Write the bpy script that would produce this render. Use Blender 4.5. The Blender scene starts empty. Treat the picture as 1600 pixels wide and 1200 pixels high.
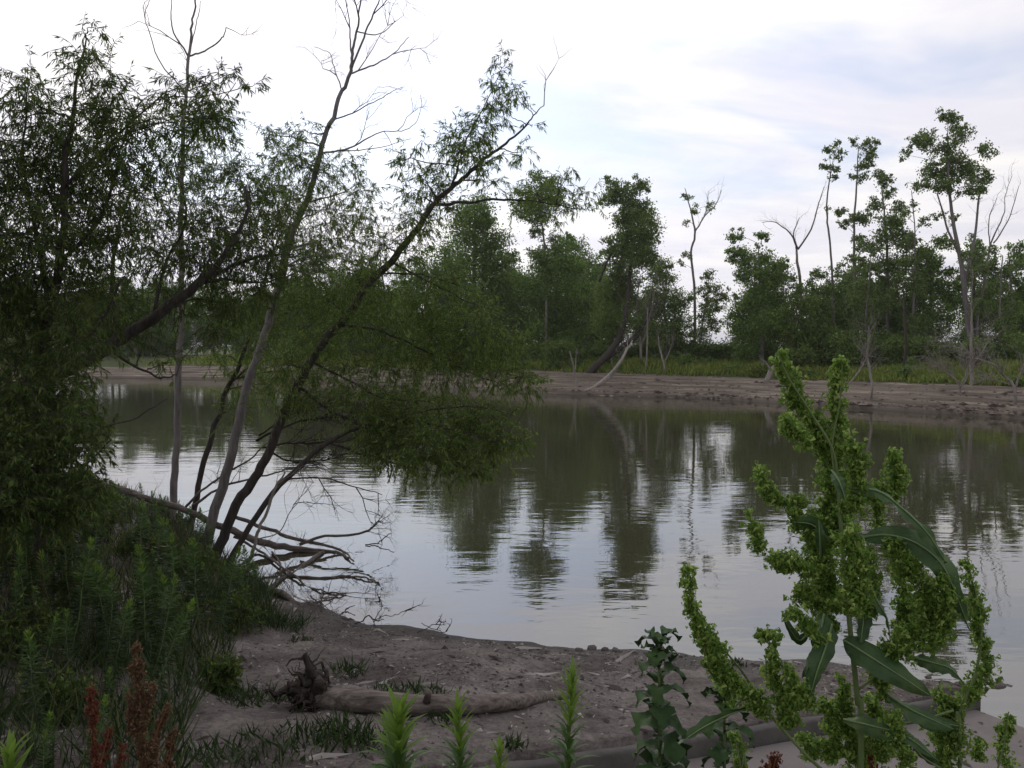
import bpy, math, random
import numpy as np
from mathutils import Vector, noise

random.seed(7); RNG = np.random.default_rng(7)
scn = bpy.context.scene
COL = scn.collection
R = math.radians

# ------------------------------------------------------------------ camera
H = 3.2                      # camera height above the water
FPX, CX, CY = 1386.0, 800.0, 600.0
PITCH = math.atan(60 / FPX)  # looking slightly down
cd = bpy.data.cameras.new('camera'); cam = bpy.data.objects.new('camera', cd); COL.objects.link(cam)
cam.location = (0, 0, H); cam.rotation_euler = (R(90) - PITCH, 0, 0)
cd.sensor_width = 36.0; cd.lens = 36.0 * FPX / 1600.0
cd.clip_start = 0.05; cd.clip_end = 6000
scn.camera = cam

# ------------------------------------------------------------------ light
SUN_AZ, SUN_EL = R(-16), R(34)          # azimuth from +Y (towards +X), behind thin cloud ahead and to the left
SUN = Vector((math.sin(SUN_AZ) * math.cos(SUN_EL), math.cos(SUN_AZ) * math.cos(SUN_EL), math.sin(SUN_EL)))
scn.view_settings.view_transform = 'Standard'; scn.view_settings.look = 'None'
scn.view_settings.gamma = 1.0; scn.view_settings.use_curve_mapping = False
scn.view_settings.exposure = 0.0
sl = bpy.data.lights.new('sun', 'SUN'); sl.energy = 0.6; sl.angle = R(20); sl.color = (1, .95, .88)
so = bpy.data.objects.new('sun', sl); COL.objects.link(so)
so.rotation_euler = (-SUN).to_track_quat('-Z', 'Y').to_euler()

world = bpy.data.worlds.new('World'); scn.world = world; world.use_nodes = True
wt = world.node_tree; wn = wt.nodes; wl = wt.links; wn.clear()
def WN(t, **k):
    n = wn.new(t)
    for a, b in k.items(): setattr(n, a, b)
    return n
def wmath(op, a, b=None, clamp=False):
    n = WN('ShaderNodeMath', operation=op, use_clamp=clamp)
    for i, v in enumerate((a, b)):
        if v is None: continue
        if isinstance(v, (int, float)): n.inputs[i].default_value = v
        else: wl.new(v, n.inputs[i])
    return n.outputs[0]
tc = WN('ShaderNodeTexCoord'); sep = WN('ShaderNodeSeparateXYZ'); wl.new(tc.outputs['Generated'], sep.inputs[0])
zc = wmath('ADD', wmath('MAXIMUM', sep.outputs[2], 0.0), 0.16)
comb = WN('ShaderNodeCombineXYZ')
wl.new(wmath('DIVIDE', sep.outputs[0], zc), comb.inputs[0]); wl.new(wmath('DIVIDE', sep.outputs[1], zc), comb.inputs[1])
sky = WN('ShaderNodeTexSky', sky_type='NISHITA'); sky.sun_disc = False
sky.sun_elevation = SUN_EL; sky.sun_rotation = SUN_AZ; sky.air_density = 1.2; sky.dust_density = 2.0
skm = WN('ShaderNodeMix', data_type='RGBA', blend_type='MULTIPLY'); skm.inputs[0].default_value = 1
wl.new(sky.outputs[0], skm.inputs[6]); skm.inputs[7].default_value = (.070, .086, .118, 1)
def wnoise(scale, detail, rough, off, sx=1, sy=1, dist=0):
    mp = WN('ShaderNodeMapping'); mp.inputs['Location'].default_value = off; mp.inputs['Scale'].default_value = (sx, sy, 1)
    wl.new(comb.outputs[0], mp.inputs[0])
    n = WN('ShaderNodeTexNoise'); n.inputs['Scale'].default_value = scale; n.inputs['Detail'].default_value = detail
    n.inputs['Roughness'].default_value = rough; n.inputs['Distortion'].default_value = dist
    wl.new(mp.outputs[0], n.inputs['Vector']); return n.outputs[0]
def wramp(v, a, b):
    n = WN('ShaderNodeMapRange', interpolation_type='SMOOTHSTEP'); wl.new(v, n.inputs[0])
    n.inputs[1].default_value = a; n.inputs[2].default_value = b; return n.outputs[0]
n1 = wnoise(.85, 5, .55, (3.1, 1.2, 0), .8, 1.15, .5)
n2 = wnoise(1.5, 5, .6, (8.3, 5.2, 2), .7, 1.2, .7)
cover = wramp(n1, .33, .52)
shade = wramp(n2, .36, .68)
nrm = WN('ShaderNodeVectorMath', operation='NORMALIZE'); wl.new(tc.outputs['Generated'], nrm.inputs[0])
dot = WN('ShaderNodeVectorMath', operation='DOT_PRODUCT'); wl.new(nrm.outputs[0], dot.inputs[0]); dot.inputs[1].default_value = SUN
dp = wmath('MAXIMUM', wmath('MULTIPLY', wmath('ADD', dot.outputs['Value'], .25), .8), 0.0)
glow = wmath('POWER', dp, 2.4)
bright = wmath('ADD', wmath('MULTIPLY', glow, .56), .64)     # thin cloud is bright towards the sun, dull away from it
cc = WN('ShaderNodeMix', data_type='RGBA'); wl.new(shade, cc.inputs[0])
cc.inputs[6].default_value = (.93, .915, 1.0, 1); cc.inputs[7].default_value = (1.13, 1.10, 1.08, 1)
cb = WN('ShaderNodeVectorMath', operation='SCALE'); wl.new(cc.outputs[2], cb.inputs[0]); wl.new(bright, cb.inputs['Scale'])
mixc = WN('ShaderNodeMix', data_type='RGBA'); wl.new(wmath('ADD', wmath('MULTIPLY', cover, .62), wmath('ADD', .38, wmath('MULTIPLY', wramp(sep.outputs[2], .13, .0), .4)), True), mixc.inputs[0])
wl.new(skm.outputs[2], mixc.inputs[6]); wl.new(cb.outputs[0], mixc.inputs[7])
bg = WN('ShaderNodeBackground'); wl.new(mixc.outputs[2], bg.inputs[0]); bg.inputs[1].default_value = 1.0
wo = WN('ShaderNodeOutputWorld'); wl.new(bg.outputs[0], wo.inputs[0])

# ------------------------------------------------------------------ helpers
cp, sp_ = math.cos(PITCH), math.sin(PITCH)
def P(px, py, Y):
    "a point at forward distance Y on the line of sight through photo pixel px, py"
    a = (px - CX) / FPX; b = -(py - CY) / FPX
    dy = cp + b * sp_; dz = b * cp - sp_
    k = Y / dy
    return np.array((a * k, Y, H + dz * k))
def W0(px, py, z=0.0):
    "where the line of sight through a photo pixel meets height z"
    a = (px - CX) / FPX; b = -(py - CY) / FPX
    dy = cp + b * sp_; dz = b * cp - sp_
    k = (z - H) / dz
    return np.array((a * k, dy * k, z))

class MB:
    def __init__(s): s.V = []; s.Q = []; s.T = []; s.n = 0
    def add(s, V, Q=None, T=None):
        V = np.asarray(V, float).reshape(-1, 3)
        s.V.append(V)
        if Q is not None and len(Q): s.Q.append(np.asarray(Q, int).reshape(-1, 4) + s.n)
        if T is not None and len(T): s.T.append(np.asarray(T, int).reshape(-1, 3) + s.n)
        s.n += len(V)
    def mesh(s, name, mat, smooth=True):
        me = bpy.data.meshes.new(name)
        V = np.concatenate(s.V) if s.V else np.zeros((0, 3))
        Q = np.concatenate(s.Q) if s.Q else np.zeros((0, 4), int)
        T = np.concatenate(s.T) if s.T else np.zeros((0, 3), int)
        me.vertices.add(len(V)); me.vertices.foreach_set('co', V.ravel())
        me.loops.add(Q.size + T.size)
        me.loops.foreach_set('vertex_index', np.concatenate((Q.ravel(), T.ravel())).astype(np.int32))
        me.polygons.add(len(Q) + len(T))
        st = np.concatenate((np.arange(len(Q)) * 4, Q.size + np.arange(len(T)) * 3)).astype(np.int32)
        me.polygons.foreach_set('loop_start', st)
        me.polygons.foreach_set('use_smooth', np.full(len(Q) + len(T), smooth))
        me.update(calc_edges=True)
        if mat: me.materials.append(mat)
        return me
    def obj(s, name, mat, parent=None, smooth=True):
        o = bpy.data.objects.new(name, s.mesh(name, mat, smooth)); COL.objects.link(o)
        if parent is not None:
            o.parent = parent
            o.matrix_parent_inverse = ident(parent)
        return o
def ident(parent):
    # parts are written in world coordinates: cancel the parent's own placement
    from mathutils import Matrix
    m = Matrix.LocRotScale(parent.location, parent.rotation_euler, parent.scale)
    return m.inverted()
def tag(o, label=None, cat=None, group=None, kind=None):
    if label: o['label'] = label
    if cat: o['category'] = cat
    if group: o['group'] = group
    if kind: o['kind'] = kind
    return o
def thing(name, loc, label=None, cat=None, group=None):
    o = bpy.data.objects.new(name, None); COL.objects.link(o); o.location = Vector(loc)
    o.empty_display_size = .2
    return tag(o, label, cat, group)
def copy_tree(o, parent=None):
    c = o.copy(); COL.objects.link(c); c.parent = parent
    if parent is not None: c.matrix_parent_inverse = o.matrix_parent_inverse.copy()
    for ch in list(o.children): copy_tree(ch, c)
    return c
def norm(v):
    v = np.asarray(v, float); return v / (np.linalg.norm(v, axis=-1, keepdims=True) + 1e-9)
def spline(pts, n=6):
    "Catmull-Rom through points of any dimension"
    p = np.asarray(pts, float)
    if len(p) < 3:
        t = np.linspace(0, 1, n + 1)[:, None]; return p[0] * (1 - t) + p[-1] * t
    p = np.vstack((2 * p[0] - p[1], p, 2 * p[-1] - p[-2])); out = []
    for i in range(1, len(p) - 2):
        for t in np.linspace(0, 1, n, endpoint=False):
            a, b, c, d = p[i - 1], p[i], p[i + 1], p[i + 2]
            out.append(.5 * (2 * b + (c - a) * t + (2 * a - 5 * b + 4 * c - d) * t * t + (3 * b - a - 3 * c + d) * t ** 3))
    out.append(p[-2]); return np.array(out)
def tube(mb, path, rad, ns=6, rough=0.0):
    path = np.asarray(path, float); n = len(path)
    rad = np.atleast_1d(np.asarray(rad, float)); rad = np.interp(np.linspace(0, 1, n), np.linspace(0, 1, len(rad)), rad) if len(rad) > 1 else np.full(n, rad[0])
    T = np.gradient(path, axis=0); T = norm(T)
    ref = np.array((0, 0, 1.0)) if abs(T[0, 2]) < .9 else np.array((1.0, 0, 0))
    u = norm(np.cross(T[0], ref)); rings = []
    an = np.linspace(0, 2 * math.pi, ns, endpoint=False)
    for i in range(n):
        u = norm(u - T[i] * np.dot(u, T[i])); v = np.cross(T[i], u)
        rr = rad[i] * (1 + rough * RNG.uniform(-1, 1, ns)) if rough else rad[i]
        rings.append(path[i] + (np.cos(an) * rr)[:, None] * u + (np.sin(an) * rr)[:, None] * v)
    V = np.vstack(rings + [path[:1], path[-1:]])
    i = np.arange(n - 1)[:, None]; k = np.arange(ns)[None]
    k2 = (k + 1) % ns
    Q = np.stack((i * ns + k, i * ns + k2, (i + 1) * ns + k2, (i + 1) * ns + k), -1).reshape(-1, 4)
    a = np.arange(ns); b = (a + 1) % ns
    T3 = np.vstack((np.stack((b, a, np.full(ns, n * ns)), -1),
                    np.stack(((n - 1) * ns + a, (n - 1) * ns + b, np.full(ns, n * ns + 1)), -1)))
    mb.add(V, Q, T3)
def wob(path, amp):
    path = np.array(path, float); n = len(path)
    k = np.cumsum(RNG.normal(0, 1, (n, 3)), axis=0); k -= np.linspace(0, 1, n)[:, None] * k[-1]
    return path + k * amp
def leaves(mb, p, d, L, Wd, fold=.0):
    "one bent four-cornered blade per point"
    n = len(p)
    if n == 0: return
    L = np.broadcast_to(L, (n,))[:, None]; Wd = np.broadcast_to(Wd, (n,))[:, None]
    d = norm(d); s = norm(np.cross(d, RNG.normal(0, 1, (n, 3)))); nn = np.cross(d, s)
    mid = p + d * L * .42 + nn * L * fold
    V = np.stack((p, mid + s * Wd / 2, p + d * L, mid - s * Wd / 2), 1).reshape(-1, 3)
    mb.add(V, np.arange(4 * n).reshape(n, 4))
def rnd_dirs(n): return norm(RNG.normal(0, 1, (n, 3)))

# ------------------------------------------------------------------ materials
def new_mat(name):
    m = bpy.data.materials.new(name); m.use_nodes = True; m.node_tree.nodes.clear(); return m, m.node_tree.nodes, m.node_tree.links
def principled(nt, ln, rough=.8, spec=.3):
    o = nt.new('ShaderNodeOutputMaterial'); b = nt.new('ShaderNodeBsdfPrincipled'); ln.new(b.outputs[0], o.inputs[0])
    b.inputs['Roughness'].default_value = rough; b.inputs['Specular IOR Level'].default_value = spec
    return o, b
def ramp(nt, ln, src, stops):
    r = nt.new('ShaderNodeValToRGB'); ln.new(src, r.inputs[0]); e = r.color_ramp.elements
    while len(e) < len(stops): e.new(.5)
    for el, (p, c) in zip(e, stops): el.position = p; el.color = (*c, 1)
    return r.outputs[0]
def leaf_mat(name, c1, c2, c3=None, trans=.35, rough=.5, brown=False):
    m, nt, ln = new_mat(name); o, b = principled(nt, ln, rough, .35)
    g = nt.new('ShaderNodeNewGeometry')
    st = [(0, c1), (1, c2)] if c3 is None else [(0, c1), (.65, c2), (.93, c3), (1, (c3[0] * 1.25, c3[1] * .85, c3[2] * .8) if brown else c3)]
    c = ramp(nt, ln, g.outputs['Random Per Island'], st); ln.new(c, b.inputs['Base Color'])
    t = nt.new('ShaderNodeBsdfTranslucent'); ln.new(c, t.inputs[0])
    mx = nt.new('ShaderNodeMixShader'); mx.inputs[0].default_value = trans
    ln.new(b.outputs[0], mx.inputs[1]); ln.new(t.outputs[0], mx.inputs[2]); ln.new(mx.outputs[0], o.inputs[0])
    return m
def noise_mat(name, stops, scale=4, stretch=(1, 1, 1), detail=6, rough=.9, bump=.4, bscale=20, bdist=.02, spec=.2, nrough=.6):
    m, nt, ln = new_mat(name); o, b = principled(nt, ln, rough, spec)
    t = nt.new('ShaderNodeTexCoord'); mp = nt.new('ShaderNodeMapping'); mp.inputs['Scale'].default_value = stretch
    ln.new(t.outputs['Object'], mp.inputs[0])
    n = nt.new('ShaderNodeTexNoise'); n.inputs['Scale'].default_value = scale; n.inputs['Detail'].default_value = detail
    n.inputs['Roughness'].default_value = nrough; ln.new(mp.outputs[0], n.inputs['Vector'])
    ln.new(ramp(nt, ln, n.outputs[0], stops), b.inputs['Base Color'])
    n2 = nt.new('ShaderNodeTexNoise'); n2.inputs['Scale'].default_value = bscale; n2.inputs['Detail'].default_value = 8
    ln.new(mp.outputs[0], n2.inputs['Vector'])
    bp = nt.new('ShaderNodeBump'); bp.inputs['Strength'].default_value = bump; bp.inputs['Distance'].default_value = bdist
    ln.new(n2.outputs[0], bp.inputs['Height']); ln.new(bp.outputs[0], b.inputs['Normal'])
    return m
M = {}
M['willow'] = leaf_mat('willow_leaf', (0.059, 0.110, 0.017), (0.125, 0.196, 0.031), (0.235, 0.303, 0.065), 0.5)
M['willow_dark'] = leaf_mat('willow_leaf_dark', (0.041, 0.077, 0.012), (0.086, 0.139, 0.023), (0.159, 0.209, 0.041), 0.45)
M['cotton'] = leaf_mat('cottonwood_leaf', (0.084, 0.146, 0.033), (0.160, 0.233, 0.058), (0.245, 0.319, 0.091), 0.45)
M['maple'] = leaf_mat('maple_leaf', (0.080, 0.146, 0.027), (0.153, 0.247, 0.046), (0.242, 0.352, 0.076), 0.45)
M['light'] = leaf_mat('light_leaf', (0.095, 0.151, 0.025), (0.164, 0.240, 0.050), (0.227, 0.302, 0.076), 0.45)
M['scrub'] = leaf_mat('scrub_leaf', (0.073, 0.135, 0.028), (0.140, 0.220, 0.045), (0.240, 0.311, 0.077), 0.4)
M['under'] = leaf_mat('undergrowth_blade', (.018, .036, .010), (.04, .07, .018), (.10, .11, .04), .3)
M['grass'] = leaf_mat('grass_blade', (0.113, 0.174, 0.025), (0.197, 0.272, 0.044), (0.333, 0.333, 0.086), 0.4)
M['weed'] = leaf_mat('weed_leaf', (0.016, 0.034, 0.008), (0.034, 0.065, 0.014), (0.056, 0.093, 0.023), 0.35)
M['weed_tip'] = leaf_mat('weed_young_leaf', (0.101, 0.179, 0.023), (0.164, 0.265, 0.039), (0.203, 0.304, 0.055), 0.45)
M['dock_fruit'] = leaf_mat('dock_fruit', (.10, .19, .028), (.215, .345, .06), (.42, .53, .15), .5, .6)
M['rust_fruit'] = leaf_mat('rusty_dock_fruit', (.085, .046, .023), (.145, .082, .042), (.22, .145, .085), .3, .8)
M['red_fruit'] = leaf_mat('red_dock_fruit', (.10, .024, .014), (.16, .045, .025), (.22, .09, .045), .3, .8)
M['lettuce'] = noise_mat('lettuce_leaf', [(.3, (.028, .062, .020)), (.7, (.062, .112, .034))], 14, bump=.5, rough=.65, spec=.2)
M['dock_leaf'] = noise_mat('dock_leaf', [(.25, (.026, .060, .020)), (.55, (.052, .102, .030)), (.68, (.085, .13, .04)), (.76, (.12, .10, .04))], 22, bump=.6, bscale=60, bdist=.006, detail=8, rough=.5, spec=.3)
M['dock_rib'] = noise_mat('dock_midrib', [(.3, (.14, .21, .09)), (.7, (.2, .27, .12))], 30, rough=.5)
M['green_stem'] = noise_mat('green_stem', [(.3, (.10, .15, .05)), (.7, (.16, .2, .08))], 20, (1, 1, .2), rough=.6)
M['rust_stem'] = noise_mat('rusty_stem', [(.3, (.13, .06, .03)), (.7, (.2, .1, .05))], 20, (1, 1, .2))
M['bark_dark'] = noise_mat('dark_bark', [(.3, (.035, .030, .026)), (.7, (.085, .072, .062))], 7, (3, 3, .5), bump=.8, bscale=9, bdist=.02)
M['bark_grey'] = noise_mat('grey_bark', [(.3, (.13, .115, .11)), (.7, (.27, .24, .235))], 6, (3, 3, .6), bump=.7, bscale=9, bdist=.02)
M['bark_pale'] = noise_mat('pale_bark', [(.25, (.20, .18, .16)), (.75, (.42, .38, .35))], 4, (3, 3, .5), bump=.5, bscale=8)
M['driftwood'] = noise_mat('driftwood', [(.3, (.04, .032, .028)), (.45, (.12, .098, .086)), (.56, (.18, .152, .135)), (.7, (.27, .235, .21))], 6, (.5, 5, 5), bump=.8, bscale=9, bdist=.010, detail=9, nrough=.7)
M['root_dark'] = noise_mat('dark_root', [(.3, (.022, .018, .015)), (.7, (.07, .055, .045))], 8, bump=1, bscale=14, bdist=.03)
M['deadwood'] = noise_mat('weathered_deadwood', [(.25, (.15, .13, .115)), (.75, (.33, .295, .27))], 5, (2, 2, .6), bump=.5)
M['concrete'] = noise_mat('concrete', [(.25, (.135, .118, .110)), (.6, (.185, .163, .153)), (.8, (.23, .207, .195))], 2.2, detail=9, bump=.35, bscale=55, bdist=.006, rough=.85, nrough=.7)
M['kerb'] = noise_mat('dark_concrete', [(.25, (.05, .045, .043)), (.6, (.10, .09, .085)), (.8, (.16, .145, .135))], 3, detail=9, bump=.5, bscale=40, bdist=.008)  # blotchy kerb concrete, set darker than the ramp slab
M['clod'] = leaf_mat('mud_clod', (.03, .022, .018), (.085, .065, .053), (.24, .20, .17), .0, .9)
M['stone'] = noise_mat('stone', [(.3, (.07, .06, .055)), (.7, (.19, .17, .155))], 9, bump=.6, bscale=25)
M['debris'] = leaf_mat('debris', (.045, .038, .033), (.13, .112, .10), (.36, .33, .30), .0, .9)

def sand_material(name, dry1, dry2, wet, z0, z1, strata=False):
    m, nt, ln = new_mat(name); o, b = principled(nt, ln, .9, .2)
    g = nt.new('ShaderNodeNewGeometry'); sx = nt.new('ShaderNodeSeparateXYZ'); ln.new(g.outputs['Position'], sx.inputs[0])
    def nz(scale, det, rg=.6, st=(1, 1, 1)):
        mp = nt.new('ShaderNodeMapping'); mp.inputs['Scale'].default_value = st; ln.new(g.outputs['Position'], mp.inputs[0])
        n = nt.new('ShaderNodeTexNoise'); n.inputs['Scale'].default_value = scale; n.inputs['Detail'].default_value = det
        n.inputs['Roughness'].default_value = rg; ln.new(mp.outputs[0], n.inputs['Vector']); return n.outputs[0]
    if strata: c = ramp(nt, ln, nz(1.3, 9, .7, (.22, .22, 11)), [(.36, dry1), (.55, dry2), (.66, tuple(x * 1.7 for x in dry2))])
    else: c = ramp(nt, ln, nz(1.5, 10, .7), [(.36, dry1), (.52, dry2), (.66, tuple(x * 1.6 for x in dry2))])
    fine = ramp(nt, ln, nz(26, 6, .7), [(.3, (.55, .55, .55)), (.55, (1, 1, 1)), (.75, (1.25, 1.22, 1.2))])
    mu = nt.new('ShaderNodeMix'); mu.data_type = 'RGBA'; mu.blend_type = 'MULTIPLY'; mu.inputs[0].default_value = 1
    ln.new(c, mu.inputs[6]); ln.new(fine, mu.inputs[7])
    ad = nt.new('ShaderNodeMath'); ad.operation = 'MULTIPLY_ADD'; ln.new(nz(.9, 4), ad.inputs[0]); ad.inputs[1].default_value = (z1 - z0) * 1.4
    ln.new(sx.outputs[2], ad.inputs[2])
    mr = nt.new('ShaderNodeMapRange'); ln.new(ad.outputs[0], mr.inputs[0]); mr.inputs[1].default_value = z0 + (z1 - z0) * .5; mr.inputs[2].default_value = z1 + (z1 - z0) * .7
    mw = nt.new('ShaderNodeMix'); mw.data_type = 'RGBA'; ln.new(mr.outputs[0], mw.inputs[0]); mw.inputs[6].default_value = (*wet, 1)
    ln.new(mu.outputs[2], mw.inputs[7]); ln.new(mw.outputs[2], b.inputs['Base Color'])
    rr = nt.new('ShaderNodeMapRange'); ln.new(mr.outputs[0], rr.inputs[0]); rr.inputs[3].default_value = .5; rr.inputs[4].default_value = .95
    ln.new(rr.outputs[0], b.inputs['Roughness'])
    bp = nt.new('ShaderNodeBump'); bp.inputs['Strength'].default_value = .9; bp.inputs['Distance'].default_value = .045
    ln.new(nz(16, 9, .65), bp.inputs['Height']); ln.new(bp.outputs[0], b.inputs['Normal'])
    return m
M['sand'] = sand_material('sand', (.085, .070, .062), (.165, .142, .130), (.046, .037, .032), .02, .13)
M['far_sand'] = sand_material('far_sand', (.100, .079, .062), (.225, .185, .148), (.090, .070, .055), .05, .24, True)

def water_material():
    m, nt, ln = new_mat('river_water'); o = nt.new('ShaderNodeOutputMaterial')
    g = nt.new('ShaderNodeNewGeometry')
    def nz(scale, det, rg, st, rot=0, dist=0):
        mp = nt.new('ShaderNodeMapping'); mp.inputs['Scale'].default_value = st; mp.inputs['Rotation'].default_value = (0, 0, rot)
        ln.new(g.outputs['Position'], mp.inputs[0])
        n = nt.new('ShaderNodeTexNoise'); n.inputs['Scale'].default_value = scale; n.inputs['Detail'].default_value = det
        n.inputs['Roughness'].default_value = rg; n.inputs['Distortion'].default_value = dist
        ln.new(mp.outputs[0], n.inputs['Vector']); return n.outputs[0]
    big = nz(.10, 2, .5, (1, 1.6, 1))                       # calm and ruffled patches
    mr = nt.new('ShaderNodeMapRange'); ln.new(big, mr.inputs[0]); mr.inputs[1].default_value = .35; mr.inputs[2].default_value = .68
    mr.inputs[3].default_value = .25; mr.inputs[4].default_value = 1.0
    rip = nz(2.6, 3, .5, (.45, 1.25, 1), .12, .3)
    swl = nz(.7, 2, .5, (.5, 1.2, 1), -.1)
    a = nt.new('ShaderNodeMath'); a.operation = 'MULTIPLY'; ln.new(rip, a.inputs[0]); ln.new(mr.outputs[0], a.inputs[1])
    s = nt.new('ShaderNodeMath'); s.operation = 'MULTIPLY_ADD'; ln.new(swl, s.inputs[0]); s.inputs[1].default_value = 1.0; ln.new(a.outputs[0], s.inputs[2])
    bp = nt.new('ShaderNodeBump'); bp.inputs['Strength'].default_value = 1.0; bp.inputs['Distance'].default_value = .0068
    ln.new(s.outputs[0], bp.inputs['Height'])
    df = nt.new('ShaderNodeBsdfDiffuse'); df.inputs[0].default_value = (.052, .050, .030, 1)
    gl = nt.new('ShaderNodeBsdfGlossy'); gl.inputs['Roughness'].default_value = .012; gl.inputs[0].default_value = (.95, .95, .95, 1)
    ln.new(bp.outputs[0], gl.inputs['Normal'])
    fr = nt.new('ShaderNodeFresnel'); fr.inputs[0].default_value = 2.45
    mx = nt.new('ShaderNodeMixShader'); ln.new(fr.outputs[0], mx.inputs[0]); ln.new(df.outputs[0], mx.inputs[1]); ln.new(gl.outputs[0], mx.inputs[2])
    ln.new(mx.outputs[0], o.inputs[0]); return m
M['water'] = water_material()

# ------------------------------------------------------------------ near bank
NEAR = np.array([(40, -30), (22, -14), (13, -2), (8.2, 4.6), (5.2, 7.4), (4.45, 8.25), (3.4, 8.8), (2.2, 9.05), (.34, 9.34), (-.7, 9.64), (-1.7, 10.2), (-2.6, 10.95),
                 (-3.5, 12), (-4.6, 13.6), (-6.0, 16.2), (-7.6, 18.4), (-10, 19.6), (-14, 20.6), (-22, 22), (-40, 26), (-90, 40)], float)
def shore_d(x, y):
    x = np.asarray(x, float); y = np.asarray(y, float)
    best = np.full(x.shape, 1e9); sgn = np.ones(x.shape)
    for (a, b) in zip(NEAR[:-1], NEAR[1:]):
        ab = b - a; t = np.clip(((x - a[0]) * ab[0] + (y - a[1]) * ab[1]) / (ab @ ab), 0, 1)
        dx = x - a[0] - t * ab[0]; dy = y - a[1] - t * ab[1]; d = np.hypot(dx, dy)
        c = ab[0] * dy - ab[1] * dx
        m = d < best - 1e-9; best = np.where(m, d, best); sgn = np.where(m, np.where(c > 0, 1, -1), sgn)
    return best * sgn
def fbm(x, y, s, o=4, seed=0.0):
    out = np.zeros(x.shape); f = x.ravel(); g = y.ravel(); r = np.empty(len(f))
    for i in range(len(f)): r[i] = noise.fractal(Vector((f[i] * s + seed, g[i] * s, seed * 1.7)), 1.0, 2.1, o, noise_basis='PERLIN_ORIGINAL')
    return r.reshape(x.shape)
RO = np.array((0.0, 5.12)); RU = norm(np.array((4.5, 2.75))); RN = np.array((RU[1], -RU[0])); RW = 3.0
RZ0, RSL = .565, .118
def ramp_sn(x, y): return (x - RO[0]) * RU[0] + (y - RO[1]) * RU[1], (x - RO[0]) * RN[0] + (y - RO[1]) * RN[1]
def ground_h(x, y, detail=True):
    x = np.atleast_1d(np.asarray(x, float)); y = np.atleast_1d(np.asarray(y, float))
    d = shore_d(x, y)
    h = np.where(d > 0, .172 * np.minimum(d, 6), .22 * np.maximum(d, -9))
    h = h + np.where(d > 6, .66 * (1 - np.exp(-(d - 6) * .75)), 0)
    left = np.clip((-x - 2.2) / 2.5, 0, 1) * np.clip(d / 1.2, 0, 1)
    h = h + left * .28
    if detail:
        land = np.clip((d + .15) / 1.0, 0, 1)
        h = h + fbm(x, y, .55, 3, 3.3) * .09 * land + fbm(x, y, 2.6, 5, 9.1) * .055 * land
        h = h + fbm(x, y, .9, 3, 5.5) * .05 * np.clip(1 - abs(d) / 1.5, 0, 1)
    s, n = ramp_sn(x, y); rz = RZ0 - RSL * s
    inside = (n > -.22) & (n < RW + .15)
    h = np.where(inside, np.minimum(h, rz - .06), h)
    w = np.clip((-n - .22) / .9, 0, 1)                       # soil laid up against the kerb
    lay = (n <= -.22) & (n > -1.12) & (s > -6) & (s < 4.6)
    h = np.where(lay, (1 - w) * (rz + .095 + .05 * np.maximum(fbm(x, y, 1.3, 3, 2.2), -.2)) + w * h, h)
    return h
def gh(x, y): return float(ground_h(x, y)[0])
def G(px, py):
    "ground point seen through a photo pixel on the near bank"
    lo = 2.0
    for D in np.arange(2.0, 30, .1):
        p = P(px, py, D)
        if p[2] < gh(p[0], p[1]): break
        lo = D
    hi = D
    for _ in range(12):
        m = (lo + hi) / 2; p = P(px, py, m)
        if p[2] < gh(p[0], p[1]): hi = m
        else: lo = m
    return np.array((p[0], p[1], gh(p[0], p[1])))

def sheet(name, xs, ys, hf, mat):
    X, Y = np.meshgrid(xs, ys); Z = hf(X.ravel(), Y.ravel())
    nx, ny = len(xs), len(ys); i, j = np.meshgrid(np.arange(nx - 1), np.arange(ny - 1))
    a = (j * nx + i).ravel(); mb = MB()
    mb.add(np.stack((X.ravel(), Y.ravel(), Z), -1), np.stack((a, a + 1, a + nx + 1, a + nx), -1))
    return tag(mb.obj(name, mat), kind='structure')
xs = np.concatenate((np.linspace(-95, -12, 40), np.linspace(-11.7, -4, 70), np.linspace(-3.96, 6.0, 220), np.linspace(6.2, 44, 30)))
ys = np.concatenate((np.linspace(-40, 1, 25), np.linspace(1.2, 4, 24), np.linspace(4.03, 11.5, 170), np.linspace(11.7, 22, 60), np.linspace(22.5, 46, 20)))
ground = sheet('ground', xs, ys, ground_h, M['sand'])

# ------------------------------------------------------------------ boat ramp
def rampP(s, n, dz=0): q = RO + RU * s + RN * n; return (q[0], q[1], RZ0 - RSL * s + dz)
mb = MB()
ss = np.linspace(-7, 9, 65); nn_ = np.linspace(-.05, RW, 25); V = []
for s in ss:
    for n in nn_: V.append(rampP(s, n, .004 * math.sin(s * 3.1 + n)))
k = len(nn_); i, j = np.meshgrid(np.arange(k - 1), np.arange(len(ss) - 1)); a = (j * k + i).ravel()
mb.add(V, np.stack((a, a + k, a + k + 1, a + 1), -1))
edge = [rampP(s, RW) for s in ss] + [rampP(s, RW, -.2) for s in ss]; q = np.arange(len(ss) - 1)
mb.add(edge, np.stack((q, q + len(ss), q + len(ss) + 1, q + 1), -1))
boat_ramp = tag(mb.obj('boat_ramp', M['concrete']), kind='structure')
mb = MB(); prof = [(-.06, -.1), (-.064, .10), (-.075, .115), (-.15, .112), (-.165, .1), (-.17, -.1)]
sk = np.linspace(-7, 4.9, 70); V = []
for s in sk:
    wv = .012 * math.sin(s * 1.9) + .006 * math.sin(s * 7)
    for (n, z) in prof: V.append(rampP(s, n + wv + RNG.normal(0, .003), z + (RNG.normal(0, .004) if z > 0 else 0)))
k = len(prof); i, j = np.meshgrid(np.arange(k - 1), np.arange(len(sk) - 1)); a = (j * k + i).ravel()
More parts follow.
